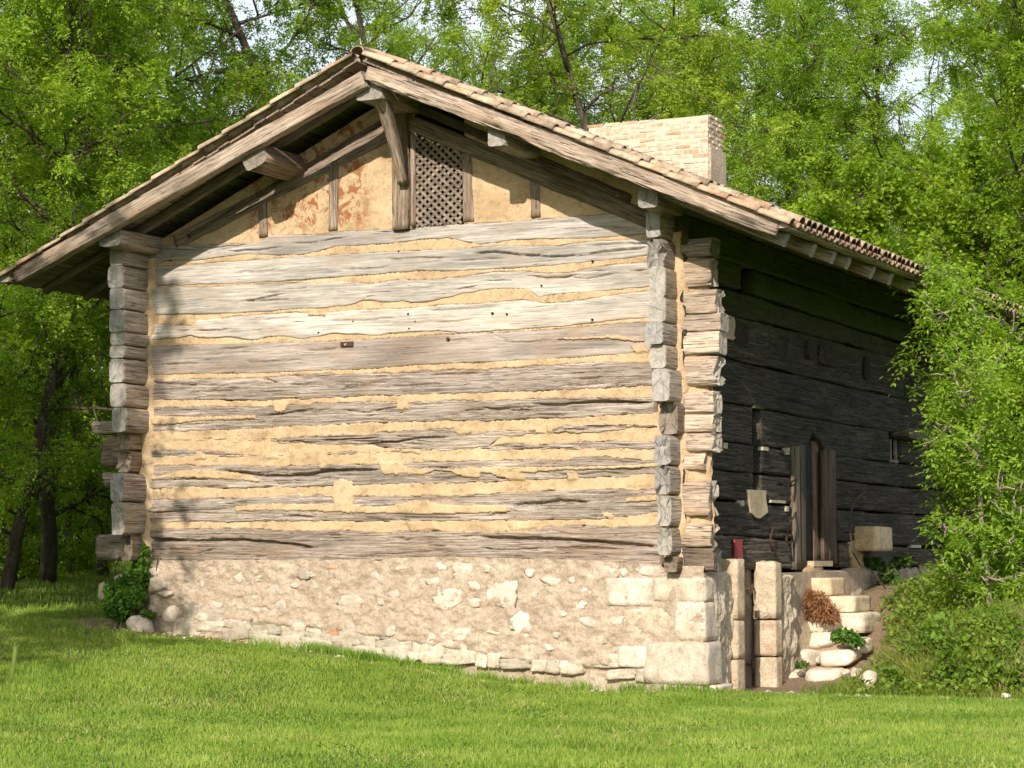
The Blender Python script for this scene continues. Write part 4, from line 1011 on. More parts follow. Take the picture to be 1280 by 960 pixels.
# the earth the stones are bedded in
v, f = rockv(4, 77, 2.4, .15)
o = link('earth_fill', mesh('earth_fill', v*np.array((1.0, .62, .75)), f, mortar, True), None, (.8,.7,.6)); o.location = (.5, 4.45, .0); sp_(o)

# ------------------------------------------------------------------ vegetation helpers
def unit(v): return v/(np.linalg.norm(v, axis=-1, keepdims=True)+1e-9)
def quads(c, ax, wd, L, Wd, fold=.0):
    """leaf-shaped quads: base c, axis ax, side wd (N,3)"""
    a = c; b = c+ax*(L*.45)[:, None]+wd*(Wd*.5)[:, None]; d = c+ax*L[:, None]; e = c+ax*(L*.45)[:, None]-wd*(Wd*.5)[:, None]
    return np.stack([a, b, d, e], 1)
def compound(P, Dn, rg, n=9, ln=.24, lf=.055, lw=.024, droop=.35):
    """pinnate leaves: origins P, directions Dn -> (K,4,3) leaflet quads"""
    N = len(P); up = np.array((0, 0, 1.)); side = unit(np.cross(Dn, up)+rg.normal(0, .25, (N, 3))); out = []
    ln_ = ln*rg.uniform(.6, 1.2, N)
    for k in range(n):
        t = (k//2+1)/((n+1)//2+.5) if k < n-1 else 1.
        s = (1 if k % 2 else -1) if k < n-1 else 0
        c = P+Dn*(ln_*t)[:, None]+np.array((0, 0, -1.))*(droop*ln_*t*t)[:, None]
        ax = unit(Dn*(.45 if s else 1)+side*s*1.0+np.array((0, 0, -.35))+rg.normal(0, .16, (N, 3)))
        nrm = unit(np.cross(ax, Dn)+rg.normal(0, .35, (N, 3))) if s else unit(np.cross(side, Dn)+rg.normal(0, .2, (N, 3)))
        wd = unit(np.cross(nrm, ax))
        sz = rg.uniform(.75, 1.15, N)
        out.append(quads(c, ax, wd, lf*sz, lw*sz))
    return np.concatenate(out)
def broad(P, Dn, rg, L=.09, Wd=.085):
    N = len(P); ax = unit(Dn+rg.normal(0, .5, (N, 3))+np.array((0, 0, -.35))); wd = unit(np.cross(ax, np.array((0, 0, 1.))+rg.normal(0, .45, (N, 3))))
    s = rg.uniform(.6, 1.2, N)
    return quads(P, ax, wd, L*s, Wd*s)
def qmesh(name, Q, mat):
    n = len(Q); return mesh(name, Q.reshape(-1, 3), np.arange(n*4).reshape(n, 4), mat)
class Tree:
    def __init__(s, seed): s.rg = np.random.default_rng(seed); s.m = MB(); s.tips = []
    def limb(s, p, d, L, r, lvl, wig=.25, upb=.1, k=7, kids=0, spread=.9, minr=.008, tipw=1., drop=0.):
        rg = s.rg; n = max(4, int(L/.55)); pts = [p]; rad = [r]; dd = d/np.linalg.norm(d)
        for i in range(n):
            dd = dd+rg.normal(0, wig/ n**.5, 3)+np.array((0, 0, upb/n)); dd /= np.linalg.norm(dd)
            pts.append(pts[-1]+dd*L/n); rad.append(max(minr, r*(1-.8*(i+1)/n)))
        s.m.tube(pts, rad, k if lvl == 0 else 5 if lvl == 1 else 4)
        return pts
def tree_geo(seed, Ht=15, r=.15, lo=.35, spread=3.2, nb=22, sub=7, leafn=7500, kind='acacia', lean=(0, 0), dens=1., lobe=.55, ln=.28, lf=.08, lw=.040, droop=.35):
    t = Tree(seed); rg = t.rg
    trunk = t.limb(np.array((0, 0, -.3)), np.array((lean[0], lean[1], 1.)), Ht*.92, r, 0, .28, .25, 9)
    tp = np.array(trunk); tw = []
    for b in range(nb):
        f = lo+(1-lo)*(b+.5*rg.random())/nb; i = f*(len(tp)-1); a = int(i); p = tp[a]+(tp[min(a+1, len(tp)-1)]-tp[a])*(i-a)
        ang = b*2.4+rg.normal(0, .4); el = .1+.75*f+rg.normal(0, .15)
        d = np.array((math.cos(ang)*math.cos(el), math.sin(ang)*math.cos(el), math.sin(el)))
        L = spread*(1.05-.62*abs(f-.55)/.55)*rg.uniform(.6, 1.2); br = t.limb(p, d, L, r*.32*(1.1-f*.6), 1, .45, .25)
        bp = np.array(br)
        for q in range(sub):
            g = .25+.75*(q+rg.random())/sub; i = g*(len(bp)-1); a = int(i); p2 = bp[a]+(bp[min(a+1, len(bp)-1)]-bp[a])*(i-a)
            d2 = unit(bp[-1]-bp[0]+0*p2)*.6+rg.normal(0, .6, 3)+np.array((0, 0, .05)); d2 /= np.linalg.norm(d2)
            tw.append(t.limb(p2, d2, rg.uniform(.5, 1.25)*spread/3, .022, 2, .5, -.25))
    tw = [np.array(w) for w in tw]
    nc = max(60, leafn//7); ci = rg.integers(0, nc, leafn)
    ids = rg.integers(0, len(tw), nc)[ci]; g = (rg.random(nc)**.5)[ci]
    base = np.array([tw[i][0] for i in ids]); mid = np.array([tw[i][len(tw[i])//2] for i in ids]); end = np.array([tw[i][-1] for i in ids])
    P = (1-g)[:, None]**2*base+2*(g*(1-g))[:, None]*mid+(g**2)[:, None]*end+rg.normal(0, .14, (nc, 3))[ci]+rg.normal(0, .055, (leafn, 3))
    Dn = unit(unit(end-base)*.7+rg.normal(0, .7, (leafn, 3))+np.array((0, 0, -.25)))
    if kind == 'broad': Q = broad(P, Dn, rg, lf, lw)
    else: Q = compound(P, Dn, rg, 7, ln, lf, lw, droop)
    return t.m, Q
TM = {}
def def_tree(key, mat, bk, **k):
    m, Q = tree_geo(**k); TM[key] = (mesh('trunk', m.V, m.F, bk, True), qmesh('crown', Q, mat))
def put_tree(key, x, y, sc, rot, label, tint=(1, 1, 1), name='acacia_tree', group=None, cat='tree', zoff=0., lean=(0, 0), zs=1.):
    r_ = thing(name, label, cat, (x, y, float(H(x, y))+zoff), group); r_.rotation_euler = (lean[0], lean[1], rot); r_.scale = (sc, sc, sc*zs)
    o = link('trunk', TM[key][0], r_); c = link('crown', TM[key][1], r_, tint); c['kind'] = 'stuff'; return r_
def_tree('a', acacia, bark, seed=1, Ht=16, lo=.30, spread=4.0, nb=28, sub=9, leafn=17000)
def_tree('b', acacia, bark, seed=2, Ht=17, lo=.18, spread=4.4, nb=32, sub=9, leafn=18500)
def_tree('c', acacia, bark, seed=3, Ht=15, lo=.10, spread=4.2, nb=32, sub=9, leafn=18500)
def_tree('m', maple, bark, seed=4, Ht=11, lo=.08, spread=3.4, nb=30, sub=9, leafn=46000, kind='broad', lf=.115, lw=.11)
def_tree('t', acacia, bark, seed=5, Ht=18, lo=.55, spread=2.6, nb=16, sub=6, leafn=4200, r=.17)
def_tree('p', acacia, palebark, seed=6, Ht=18, lo=.62, spread=2.2, nb=12, sub=5, leafn=1800, r=.15)
def_tree('w', darklf, bark, seed=8, Ht=14, lo=.03, spread=4.6, nb=34, sub=8, leafn=34000, kind='broad', lf=.17, lw=.15)
def_tree('s', acacia, bark, seed=12, Ht=14.5, lo=.27, spread=4.6, nb=28, sub=9, leafn=10500, lf=.10, lw=.05)
def_tree('u', maple, bark, seed=9, Ht=4.6, lo=.05, spread=2.2, nb=20, sub=8, leafn=16000, kind='broad', lf=.10, lw=.095)

def ray_pos(px, dist, py=600):
    """where a plumb line seen at picture column px stands, at a horizontal distance from the viewpoint"""
    d = _fw+(px-640)/F*_rt; d = d.copy(); d[2] = 0; d /= np.linalg.norm(d); return CAM[:2]+d[:2]*dist
G1 = 'acacias of the wood behind the house'
def T(key, px, dist, sc, rot, label, tint=(1,1,1), **k):
    x, y = ray_pos(px, dist); return put_tree(key, x, y, sc, rot, label, tint, **k)
# left of the house
T('c', 62, 40, 1.05, .3, 'leafy acacia rising nearest the left eave, its foliage hanging over the lawn', (1.05,1.05,.9))
T('b', 130, 43, 1.0, 1.9, 'broad bright acacia crown right behind the left roof slope')
T('c', 300, 47, .74, 3.3, 'acacia behind the middle of the left roof slope, seen above the tiles', (.95,1,.9))
T('b', -40, 46, 1.1, 4.4, 'tall acacia filling the upper left corner of the photo', (.95,1.05,.9))
T('c', 140, 55, 1.15, 5.1, 'deep shaded acacia between the two nearest ones on the left', (.75,.9,.8))  # its shade is put into a darker leaf tint
T('w', 20, 58, .95, .9, 'shade-tinted broad-leaved tree deep in the wood at the far left', tint=(.5,.55,.5), name='broadleaf_tree')  # low tint puts the shade inside the wood into the leaf colour
T('w', 120, 66, 1.0, 2.9, 'shade-tinted broad-leaved tree seen through the gap under the left eave', tint=(.5,.55,.5), name='broadleaf_tree')
T('w', -60, 62, 1.0, 4.1, 'shade-tinted broad-leaved tree at the left edge of the wood', tint=(.5,.55,.5), name='broadleaf_tree')
T('w', 240, 68, 1.05, 5.2, 'shade-tinted broad-leaved tree standing behind the left corner posts', tint=(.5,.55,.5), name='broadleaf_tree')
T('u', 22, 41, .62, 1., 'low maple spreading leaves brightened by tint above the grass at the left edge', (1.3,1.3,1.), name='maple_sapling')  # leaf tint raised to offset the shade it stands in
T('u', 92, 44, .60, 3., 'low maple beside the left corner posts, half in shade', (1.1,1.15,.9), name='maple_sapling')  # tint raised here too, against the shade
for k, (px_, d_, s_) in enumerate(((-20,74,1.05),(70,78,1.05),(165,80,1.1),(300,78,1.1))):
    T('w', px_, d_, s_, 1.7*k, ['backmost shade-tinted tree at the far left edge', 'backmost shade-tinted tree above the meadow on the left', 'backmost shade-tinted tree behind the left corner posts', 'backmost shade-tinted tree behind the left roof slope'][k], (.4,.45,.4), name='broadleaf_tree')  # tinted darker still, as the deep shade at the back of the wood
T('c', 10, 37, .8, 2.2, 'low-hanging acacia nearest the camera at the left edge', (1.05,1.1,.95))
# open trunks above the ridge
for px_, d_, s_, rot, lab, kk in ((392,58,1.0,.2,'thin dark trunk left of the ridge, against the pale sky','t'), (412,50,1.12,1.2,'stout leaning trunk just left of the ridge','t'), (478,52,1.0,2.0,'twisted orange-barked trunk directly above the ridge','t'),
    (372,64,1.05,4.4,'slender trunk at the left end of the bare group','t'), (541,55,1.05,3.1,'forked trunk right of the ridge in the bare group','t'), (553,62,1.0,4.0,'straight thin trunk close behind the forked one','t'), (612,57,1.05,.7,'dark trunk where the bare group meets the green crowns','t'), (628,66,1.1,5.5,'thin reddish trunk at the right end of the bare group','t')):
    T(kk, px_, d_, s_, rot, lab, (.9,.95,.8), group='bare trunks above the ridge')
T('w', 450, 95, 1.3, .4, 'distant shade-tinted tree glimpsed between the bare trunks', tint=(.5,.55,.5), name='broadleaf_tree')  # woodland shade tinted into the crown
T('b', 1105, 84, 1.1, 1.2, 'far acacia seen through the gap left of the pale trunk', (.9,.95,.9))
T('c', 1195, 82, 1.1, 4.2, 'far acacia seen through the gap right of the pale trunk', (.9,.95,.9))
T('a', 1148, 62, 1.12, .7, 'airy acacia standing right behind the pale trunk', (1.05,1.1,.95))
T('b', 1170, 70, 1.12, 3.7, 'deeper acacia behind the airy one in the gap', (.95,1.,.9))
T('a', 1250, 66, 1.0, 2.7, 'mid acacia closing the right side of the sky gap', (1,1.05,.95))
T('m', 1160, 44, .74, 1.4, 'bright maple crown just above the far end of the eave', (1.05,1.05,.9), name='maple_tree')
T('m', 1275, 46, .85, 3.4, 'bright maple at the right edge above the young ashes', (1.,1.05,.95), name='maple_tree')
# right of the ridge
T('b', 850, 46, 1.02, .8, 'paler acacia crown behind the chimney', (1.2,1.1,1.15))
T('b', 690, 50, .68, 2.2, 'young acacia filling the corner between the ridge and the chimney', (1.1,1.1,1.))
T('a', 940, 56, .95, 3.7, 'acacia right of the chimney with sky showing under its crown', (1.0,1.05,1.))
T('m', 985, 45, .78, .5, 'bright green maple filling the gap right of the chimney', (1.05,1.05,.9), name='maple_tree')
T('m', 905, 49, .72, 2.5, 'rounded maple just behind the chimney', (.85,.95,.9), name='maple_tree')
T('m', 1090, 48, .72, 4.1, 'maple crown above the right end of the tiled eave', (.9,1,.85), name='maple_tree')
T('p', 1129, 60, 1.1, .9, 'pale bare trunk standing in the open sky gap', (1,1,1), zs=1.05)
T('p', 1075, 66, 1.1, 2.9, 'thin pale trunk left of the bare one in the sky gap')
T('a', 880, 60, 1.12, 5.0, 'acacia whose long dark bough reaches over the sky gap', (1.05,1.1,.95))
T('a', 1325, 48, 1.1, 1.6, 'acacia arching over the sky gap from the right', (1.1,1.1,.95))
T('c', 1400, 42, .95, .1, 'large acacia with a stout trunk at the right edge', (1.,1.05,.95))
T('b', 1440, 47, 1.1, 2.3, 'tall acacia filling the upper right corner', (1.05,1.05,1.))
T('m', 1210, 52, .70, 5.6, 'shaded maple under the acacias at the far right', (.6,.75,.75), name='maple_tree')  # darker leaf tint stands in for the shade of the acacias
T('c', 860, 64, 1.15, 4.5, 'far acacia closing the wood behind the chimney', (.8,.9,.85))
T('w', 1250, 66, .85, 2., 'shade-tinted broad-leaved tree behind the sapling on the right', tint=(.5,.55,.5), name='broadleaf_tree')  # this and the next two crowns carry woodland shade in their tint
T('w', 760, 72, .9, 1., 'shade-tinted broad-leaved tree hidden low behind the roof', tint=(.5,.55,.5), name='broadleaf_tree')
T('w', 980, 74, .75, 3., 'shade-tinted tree low behind the eave line', tint=(.5,.55,.5), name='broadleaf_tree')
# trees standing out of the picture on the left, which shade the lawn and the left end of the wall
for k, (x_, y_, key, sc) in enumerate(((-8.6,-14.0,'s',.95), (-6.4,-9.6,'s',.60), (-14.5,-12,'s',1.0), (-21,-10,'s',1.05), (-16.5,-3.5,'c',.98), (-25,-1,'c',1.), (-12.6,-6.2,'c',.78))):
    put_tree(key, x_, y_, sc, k*1.3, ['tree out of the frame on the left that shades the wall', 'smaller tree out of the frame on the left that shades the lawn', 'second shade tree out of the frame on the left', 'third shade tree out of the frame on the left', 'fourth, leafy to the ground, out of the frame on the left', 'fifth, farthest shade tree out of the frame on the left', 'sixth, out of the frame just left of the lawn'][k], name='acacia_tree')

# ------------------------------------------------------------------ sapling in front of the side wall
def sapling(name, label, x, y, zb, Ht, seed, nb, leafn, spread, lean=(0, 0), tint=(1,1,1), r=.045, lo=.16):
    m, Q = tree_geo(seed=seed, Ht=Ht, r=r, lo=lo, spread=spread, nb=nb, sub=5, leafn=leafn, lean=lean, ln=.25, lf=.078, lw=.033, droop=.5)
    t = thing(name, label, 'tree', (x, y, zb)); m.build('trunk', palebark, t, True); c = link('crown', qmesh('crown', Q, acacia), t, tint); c['kind'] = 'stuff'; return t
sx, sz = fr(1238, 745, 3.2)
sapling('ash_sapling', 'slim young ash with feathery leaves on the grassy bank before the dark wall', sx, 3.2, sz-.1, 5.3, 31, 36, 2900, 1.0, (-.02, 0), (.95,1.03,.95), lo=.04)
sx2, sz2 = fr(1262, 760, 4.4)
sapling('ash_sapling', 'second young ash, at the right edge behind the first', sx2, 4.4, sz2-.3, 6.0, 32, 40, 3600, 1.2, (.05, 0), (.9,1.,.92), lo=.03)
sx3, sz3 = fr(1216, 745, 3.8)
sapling('ash_sapling', 'thin leaning ash stem just left of the first sapling', sx3, 3.9, sz3-.2, 2.8, 33, 22, 800, .6, (-.10, .05), (.9,1.,.95), r=.02, lo=.08)

# ------------------------------------------------------------------ grass
def blades(X, Y, hgt, wd, rg, lean=.35, seg=2):
    n = len(X); z = H(X, Y)-.01; a = rg.uniform(0, 2*np.pi, n); h = hgt*rg.uniform(.5, 1.25, n); w = wd*rg.uniform(.7, 1.3, n)
    b = np.stack([X, Y, z], 1); s = np.stack([np.cos(a), np.sin(a), 0*a], 1)*w[:, None]/2
    l = rg.uniform(0, 2*np.pi, n); ld = np.stack([np.cos(l), np.sin(l), 0*l], 1)*(h*rg.uniform(.05, lean*2, n))[:, None]
    up = np.array((0, 0, 1.))*h[:, None]
    m1 = b+up*.55+ld*.35; tip = b+up*.97+ld
    V = np.stack([b-s, b+s, m1+s*.8, m1-s*.8, tip], 1).reshape(-1, 3); i = np.arange(n)*5
    q = np.stack([i, i+1, i+2, i+3], 1); t_ = np.stack([i+3, i+2, i+4, i+4], 1)
    return V, q, t_
def bmesh_blades(name, V, q, t_, mat, parent=None, tint=None):
    me = bpy.data.meshes.new(name); me.vertices.add(len(V)); me.vertices.foreach_set('co', V.astype(np.float32).ravel())
    n = len(q); lv = np.concatenate([q, t_[:, :3]], 1).astype(np.int32)
    me.loops.add(n*7); me.loops.foreach_set('vertex_index', lv.ravel()); me.polygons.add(2*n)
    st_ = np.stack([np.arange(n)*7, np.arange(n)*7+4], 1).ravel().astype(np.int32); me.polygons.foreach_set('loop_start', st_)
    me.update(calc_edges=True); me.materials.append(mat); return link(name, me, parent, tint)
rg = np.random.default_rng(11)
def scatter(n, x0, x1, y0, y1, keep):
    X = rg.uniform(x0, x1, n); Y = rg.uniform(y0, y1, n); Z = H(X, Y)
    ok, px, py, zz = inframe(np.stack([X, Y, Z], 1), 25)
    k = ok & keep(X, Y, zz); return X[k], Y[k]
def lawnmask(X, Y, zz):
    house_ = (X > -8.25) & (X < .35) & (Y > -.12) & (Y < 11.6)
    e = Y+.45*fbm(X*.9, Y*.9, 0, 21, 3)
    dirt = (X > -9.6) & (X < .2) & (e > np.interp(X, [-9.6, -8.2, -6, -3.5, -1, .3], [-.35, -.85, -.55, -.20, -.22, -.25])) & (Y < 1.2)
    dirt2 = (X > .2) & (X < 4.5) & (Y > .35+.1*fbm(X*3, Y*0, 0, 22, 3)) & (Y < 12)
    dirt &= rg.random(len(X)) > .06
    return ~house_ & ~dirt & ~dirt2
X, Y = scatter(470000, -13, 7, -13.5, 1.5, lawnmask)
clump = fbm(X*1.2, Y*1.2, 0, 33, 4)
V, q, t_ = blades(X, Y, .062*(1+.35*clump), .0105, rg); o = bmesh_blades('lawn_grass', V, q, t_, grassm); o['kind'] = 'stuff'; print('lawn', len(X))
X, Y = scatter(420000, -46, -7, -2, 48, lambda a, b, z: lawnmask(a, b, z) & (rg.random(len(a)) < np.clip(34/z, 0, 1)**2*.8))
V, q, t_ = blades(X, Y, .10, .02, rg); o = bmesh_blades('meadow_grass', V, q, t_, grassm); o['kind'] = 'stuff'; print('meadow', len(X))
# longer tufts along the foot of the wall
X = np.concatenate([rg.normal(c, w, n) for c, w, n in ((-5.1,.14,260),(-4.6,.25,380),(-4.2,.2,320),(-3.1,.12,160),(-2.55,.10,160),(-2.1,.08,90),(-1.3,.1,90),(-.6,.12,120),(.1,.2,200),(-5.8,.2,160),(-3.7,.3,260),(-1.7,.8,260))])
Y = -.28+rg.normal(0, .09, len(X))
V, q, t_ = blades(X, Y, .14, .010, rg, .5); o = bmesh_blades('grass_tufts', V, q, t_, grassm, None, (.8,.95,.8)); o['kind'] = 'stuff'
X, Y = scatter(30000, -12, 7, -13, 1.5, lawnmask); k = fbm(X*.8, Y*.8, 0, 93, 3) > .1; X = X[k]; Y = Y[k]
V, q, t_ = blades(X, Y, .07, .009, rg, .9); o = bmesh_blades('dry_blades', V, q, t_, strawm, None, (1.1,1.15,.9)); o['kind'] = 'stuff'
X, Y = scatter(60000, -12, 7, -13, 1.5, lawnmask); k = fbm(X*1.7, Y*1.7, 0, 94, 3) > .28; X = X[k]; Y = Y[k]; n = len(X)
Pc = np.stack([X, Y, H(X, Y)+rg.uniform(.03, .065, n)], 1)
o = link('clover', qmesh('clover', broad(Pc, unit(rg.normal(0, 1, Pc.shape)+np.array((0, 0, .4))), rg, .026, .026), weedm), None, (.6,.85,.6)); o['kind'] = 'stuff'
# daisies
X, Y = scatter(5200, -20, 5, -12, 12, lambda a, b, z: lawnmask(a, b, z) & (fbm(a*.5, b*.5, 0, 55, 3) > np.where(a < -7.5, -.2, .35)))
X = X[:700]; Y = Y[:700]; n = len(X); Zd = H(X, Y)+rg.uniform(.06, .11, n); a = np.linspace(0, 2*np.pi, 7)[:-1]
V = np.stack([X[:, None]+.017*np.cos(a), Y[:, None]+.017*np.sin(a), Zd[:, None]+0*a+.004*np.cos(a)], -1).reshape(-1, 3)
o = obj('daisies', V, [tuple(range(i*6, i*6+6)) for i in range(n)], petal); o['kind'] = 'stuff'
# overgrown bank on the right
def bankz(X, Y): return H(X, Y)
def leafy_mass(n, cx, cy, rx, ry, h, rg):
    a = rg.uniform(0, 2*np.pi, n); r = rg.random(n)**.5; X = cx+rx*r*np.cos(a); Y = cy+ry*r*np.sin(a)
    Z = H(X, Y)+h*(1-r**2)*rg.random(n)**.5; return np.stack([X, Y, Z], 1)
bank = thing('weed_bank', 'overgrown bank of tall grass and leafy weeds below the young ash', 'weeds', (3.5, 2.4, float(H(3.5, 2.4))))
v, f = rockv(4, 91, 2.2, .2)
o = link('earth_mound', mesh('earth_mound', v*np.array((1.55, 1.35, .95)), f, ground_mat, True), bank); o.location = (.25, .35, -.10)
o = link('earth_mound', mesh('earth_mound', v[:, [1, 0, 2]]*np.array((1.5, 1.6, .7))*(1, 1, 1), f[:, ::-1], ground_mat, True), bank); o.location = (1.9, .6, .05)
def mound_pts(n, rg, lift=.0):
    """points on the bank's surface"""
    out = []
    for (cx, cy, rx, ry, rz, cz) in ((3.5,2.7,1.6,1.4,.95,-.02), (5.1,3.0,1.6,1.6,.9,.05), (2.72,2.3,.85,.9,.62,0)):
        a = rg.uniform(0, 2*np.pi, n); u_ = rg.uniform(0, 1, n); s_ = np.sqrt(1-u_**2)
        p = np.stack([cx+rx*s_*np.cos(a), cy+ry*s_*np.sin(a), cz+rz*u_], 1); p[:, 2] = np.maximum(p[:, 2], H(p[:, 0], p[:, 1])); out.append(p)
    p = np.concatenate(out); ok = inframe(p, 60)[0]; return p[ok]
def surf_blades(P, hgt, wd, rg, lean=.5):
    V, q, t_ = blades(P[:, 0], P[:, 1], hgt, wd, rg, lean); V[:, 2] += np.repeat(P[:, 2]-H(P[:, 0], P[:, 1])-.02, 5); return V, q, t_
Pb = mound_pts(5200, rg)
V, q, t_ = surf_blades(Pb, .27, .012, rg, .6); V -= np.array(bank.location); o = bmesh_blades('tall_grass', V, q, t_, weedm, bank, (1,1,.9)); o['kind'] = 'stuff'
Pb = mound_pts(24000, rg); Pb = Pb+rg.normal(0, .07, Pb.shape); Pb[:, 2] += .07
k = fbm(Pb[:, 0]*1.6, Pb[:, 1]*1.6, Pb[:, 2]*1.6, 61, 3) > -.12
Q = broad(Pb[k], unit(rg.normal(0, 1, (k.sum(), 3))+np.array((0, -.3, .5))), rg, .085, .06)
o = link('weed_leaves', qmesh('weed_leaves', Q-np.array(bank.location), weedm), bank, (.8,.95,.75)); o['kind'] = 'stuff'
Pb = mound_pts(3200, rg); Pb = Pb+rg.normal(0, .03, Pb.shape); k = (fbm(Pb[:, 0]*1.1, Pb[:, 1], Pb[:, 2]*2, 77, 2) > -.1)
V, q, t_ = surf_blades(Pb[k], .22, .008, rg, 1.1); V -= np.array(bank.location); o = bmesh_blades('dead_stalks', V, q, t_, strawm, bank); o['kind'] = 'stuff'
X, Y = scatter(60000, 1.2, 8, .3, 9, lambda a, b, z: (b > .4+.1*a) & ~((a < 1.12) & (b < 5) & (b > .5)) & (b > .75)); k = rg.random(len(X)) < .55
V, q, t_ = blades(X[k], Y[k], .16, .012, rg, .6); o = bmesh_blades('rough_grass', V, q, t_, weedm, None, (.85,.85,.8)); o['kind'] = 'stuff'
X, Y = scatter(14000, .85, 3.4, .9, 8, lambda a, b, z: (fbm(a*1.4, b*1.4, 0, 91, 3) > -.25) & ((b > 3.3) | (a > 1.75)))
Pw = np.stack([X, Y, H(X, Y)+rg.uniform(.02, .2, len(X))], 1)
o = link('ground_weeds', qmesh('ground_weeds', broad(Pw, unit(rg.normal(0, 1, Pw.shape)+np.array((0, -.3, .6))), rg, .08, .055), weedm), None, (.9,1.,.8)); o['kind'] = 'stuff'
# pebbles and clods on the bare earth
def small_rocks(name, spots, parent=None, mat=None):
    m = MB()
    for i, (x, y, s_) in enumerate(spots):
        v, f = rockv(1, 3000+i, 2.4, .25); z = float(H(x, y)); m.add(v*np.array((s_, s_, s_*.6))+np.array((x, y, z+s_*.2)), f.tolist())
    o = m.build(name, mat or lime, parent); o['kind'] = 'stuff'; return o
small_rocks('pebbles', [(rng.uniform(-8.6, .2), -.28+rng.normal(0, .15), rng.uniform(.012, .035)) for _ in range(160)]+[(rng.uniform(.5, 4), rng.uniform(.5, 1.3), rng.uniform(.015, .05)) for _ in range(70)])
o = prock((1251,866,1262,873), .9, .06, 1701, tint=(1.3,1.3,1.3), hpart=False, name='loose_stone'); tag(o, 'small white stone lying in the grass below the weeds at the right edge', 'stone')
o = prock((1078,838,1094,862), 1.6, .12, 1702, tint=(1.,.97,.9), hpart=False, name='loose_stone'); tag(o, 'pale stone half buried at the left foot of the weedy bank', 'stone')
o = prock((1262,735,1285,775), 6.4, .3, 1703, tint=(.55,.55,.55), hpart=False, name='loose_stone'); tag(o, 'large grey stone behind the bank at the right edge', 'stone')

# ------------------------------------------------------------------ ivy on the left corner, small plants
def leafcloud(name, label, cat, mat, ell, n, L, Wd, seed, tint=(1,1,1), extra=None, shell=True):
    rg_ = np.random.default_rng(seed); Ps = []
    tot = sum(e[3]*e[5] for e in ell)
    for (cx, cy, cz, rx, ry, rz) in ell:
        k = int(n*rx*rz/tot*1.) if False else int(n*(rx*rz)/sum(e[3]*e[5] for e in ell)); d = unit(rg_.normal(size=(k, 3))); r = rg_.uniform(.55, 1.02, k)**.5
        Ps.append(np.array((cx, cy, cz))+d*r[:, None]*np.array((rx, ry, rz)))
    P = np.concatenate(Ps); c = np.array(ell[0][:3]); c[2] -= ell[0][5]
    Q = broad(P, unit(rg_.normal(0, .7, P.shape)+np.array((0, -.5, -.2))), rg_, L, Wd)
    t = thing(name, label, cat, c); o = link('leaves', qmesh('leaves', Q-c, mat), t, tint); o['kind'] = 'stuff'
    return t, P, c
def el(px, py, rx, ry, y, dep): x, z = fr(px, py, y); k = F/ (26.7+.4*abs(x))*.9; return (x, y, z, rx/ (k), dep, ry/(k*1.1))
iv, P, c = leafcloud('ivy', 'dark green ivy climbing the crumbled left corner of the stone base', 'ivy', ivym,
    [el(178,697,12,20,-.05,.10), el(172,722,18,14,-.1,.15), el(155,738,26,16,-.1,.18), el(150,758,20,18,-.15,.2), el(165,745,18,14,-.2,.15), el(186,768,9,5,-.2,.08)], 5200, .062, .058, 41, (1.7,1.8,1.2))
m = MB(); 
for k in range(7):
    x_ = P[:, 0].mean()+rng.uniform(-.25, .15); pts = [np.array((x_, -.05, .7))-c]
    for j in range(6): pts.append(pts[-1]+np.array((rng.uniform(-.05, .09), rng.uniform(-.03, .02), .16)))
    m.tube(pts, .009, 5)
m.build('stems', bark, iv)
fe, P, c = leafcloud('dried_fern', 'brown dried clump of fern hanging on the stones beside the steps', 'plant', drym, [el(1020,756,21,20,3.95,.16), el(1036,768,14,14,3.9,.14), el(1008,748,10,14,3.98,.10)], 2600, .075, .016, 42)
leafcloud('small_fern', 'small bright green clump growing between the white stones of the steps', 'plant', ivym, [el(1056,794,16,9,3.4,.2), el(1070,800,10,6,3.3,.15)], 520, .07, .045, 43, (1.6,1.7,1.3))
leafcloud('small_fern', 'tiny green tuft in the joint of the lower pile of stones', 'plant', ivym, [el(1002,831,9,4,3.0,.1)], 130, .05, .03, 44, (1.5,1.6,1.2))
leafcloud('small_fern', 'green tuft at the right foot of the pile of stones', 'plant', ivym, [el(1056,852,6,9,2.7,.1)], 150, .06, .02, 45, (1.5,1.6,1.2))
y0s = 6.2
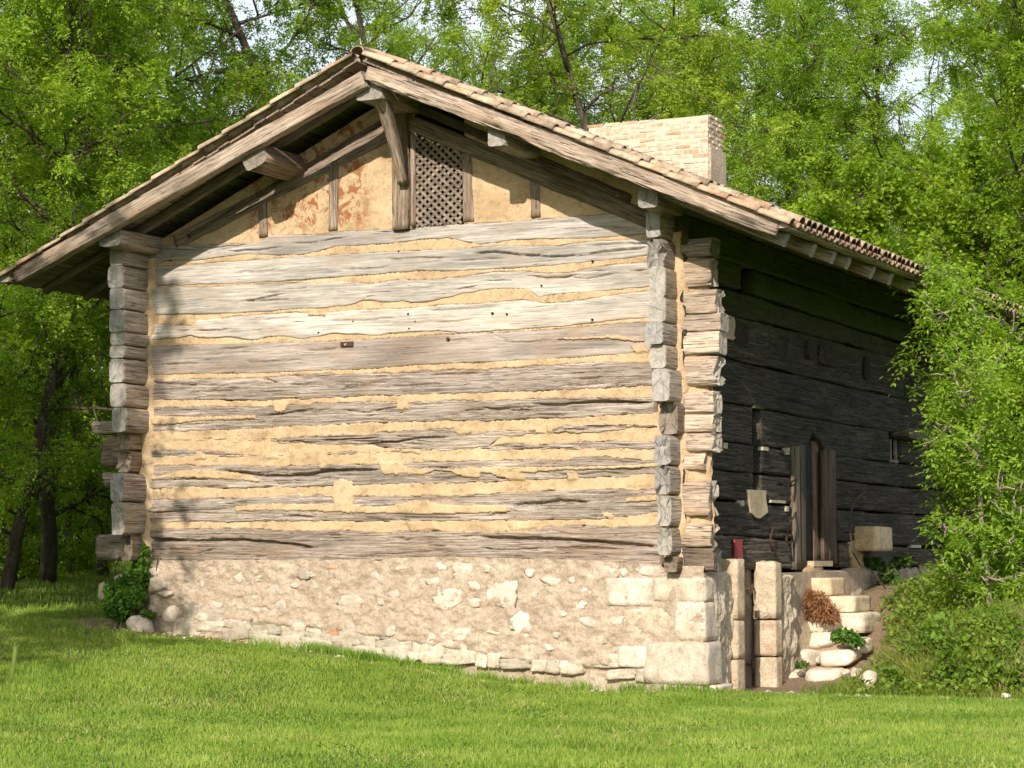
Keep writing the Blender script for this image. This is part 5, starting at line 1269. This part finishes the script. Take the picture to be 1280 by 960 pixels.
br, P, c = leafcloud('bramble', 'trailing dark green bramble below the stone sink', 'plant', ivym, [el(1092,702,14,8,7.2,.25), el(1110,722,12,16,7.0,.25), el(1122,738,12,12,6.8,.25), el(1128,700,14,8,7.6,.2)], 620, .10, .08, 46, (1.1,1.1,1.))
m = MB(); q = [np.array((x_, *sd(a, b, x_)))-c for a, b, x_ in ((1083,614,.1),(1068,625,.18),(1062,645,.2),(1063,668,.5),(1066,690,.5),(1075,706,.45),(1092,716,.5),(1112,742,.6))]; m.tube(q, .012, 6)
m.build('stem', bark, br)
m = MB(); q = [np.array((x_, *sd(a, b, x_)))for a, b, x_ in ((1139,694,.25),(1170,738,.75))]; c = q[0].copy(); m.tube([p-c for p in q], [.035, .045], 8); o = m.build('dead_branch', bark, None, True); o.location = c; tag(o, 'dark dead branch leaning on the rendered base behind the weeds', 'branch')
# a lone seed head close to the camera at the left edge
for px_, py_, top_, lab in ((22, 960, 808, 'tall grass seed head standing close by at the left edge'),):
    d = 6.2; x_, y_ = ray_pos(px_, d); zb_ = float(H(x_, y_)); dirv = _fw+(px_-640)/F*_rt+(480-top_)/F*_up
    zt = CAM[2]+dirv[2]/np.hypot(dirv[0], dirv[1])*d
    t = thing('grass_stalk', lab, 'grass', (x_, y_, zb_)); hh = zt-zb_
    m = MB(); m.tube([(-.03, 0, 0), (-.015, 0, hh*.5), (0, 0, hh*.93)], [.0022, .0018, .0012], 6); m.build('stem', grassm, t)
    V, f = rockv(2, 5, 2, .15); s_ = link('seed_head', mesh('seed_head', V*np.array((.0075, .0075, .052)), f, grassm, True), t, (.75,.72,.8)); s_.location = (.004, 0, hh-.05); s_.rotation_euler = (0, .12, 0)


# repeats of a kind share a group
GR = {'acacia_tree': 'acacias of the wood around the house', 'maple_tree': 'maples behind the right roof slope', 'broadleaf_tree': 'shade-tinted broad-leaved trees deep in the wood', 'maple_sapling': 'low maples under the left eave',
      'ash_sapling': 'young ashes on the weedy bank', 'loose_stone': 'loose stones lying around the house', 'small_fern': 'small green tufts among the stones of the steps', 'iron_hook': 'rusty ironwork on the dark side wall'}
for o in bpy.data.objects:
    k = o.name.split('.')[0]
    if o.parent is None and k in GR and 'group' not in o: o['group'] = GR[k]
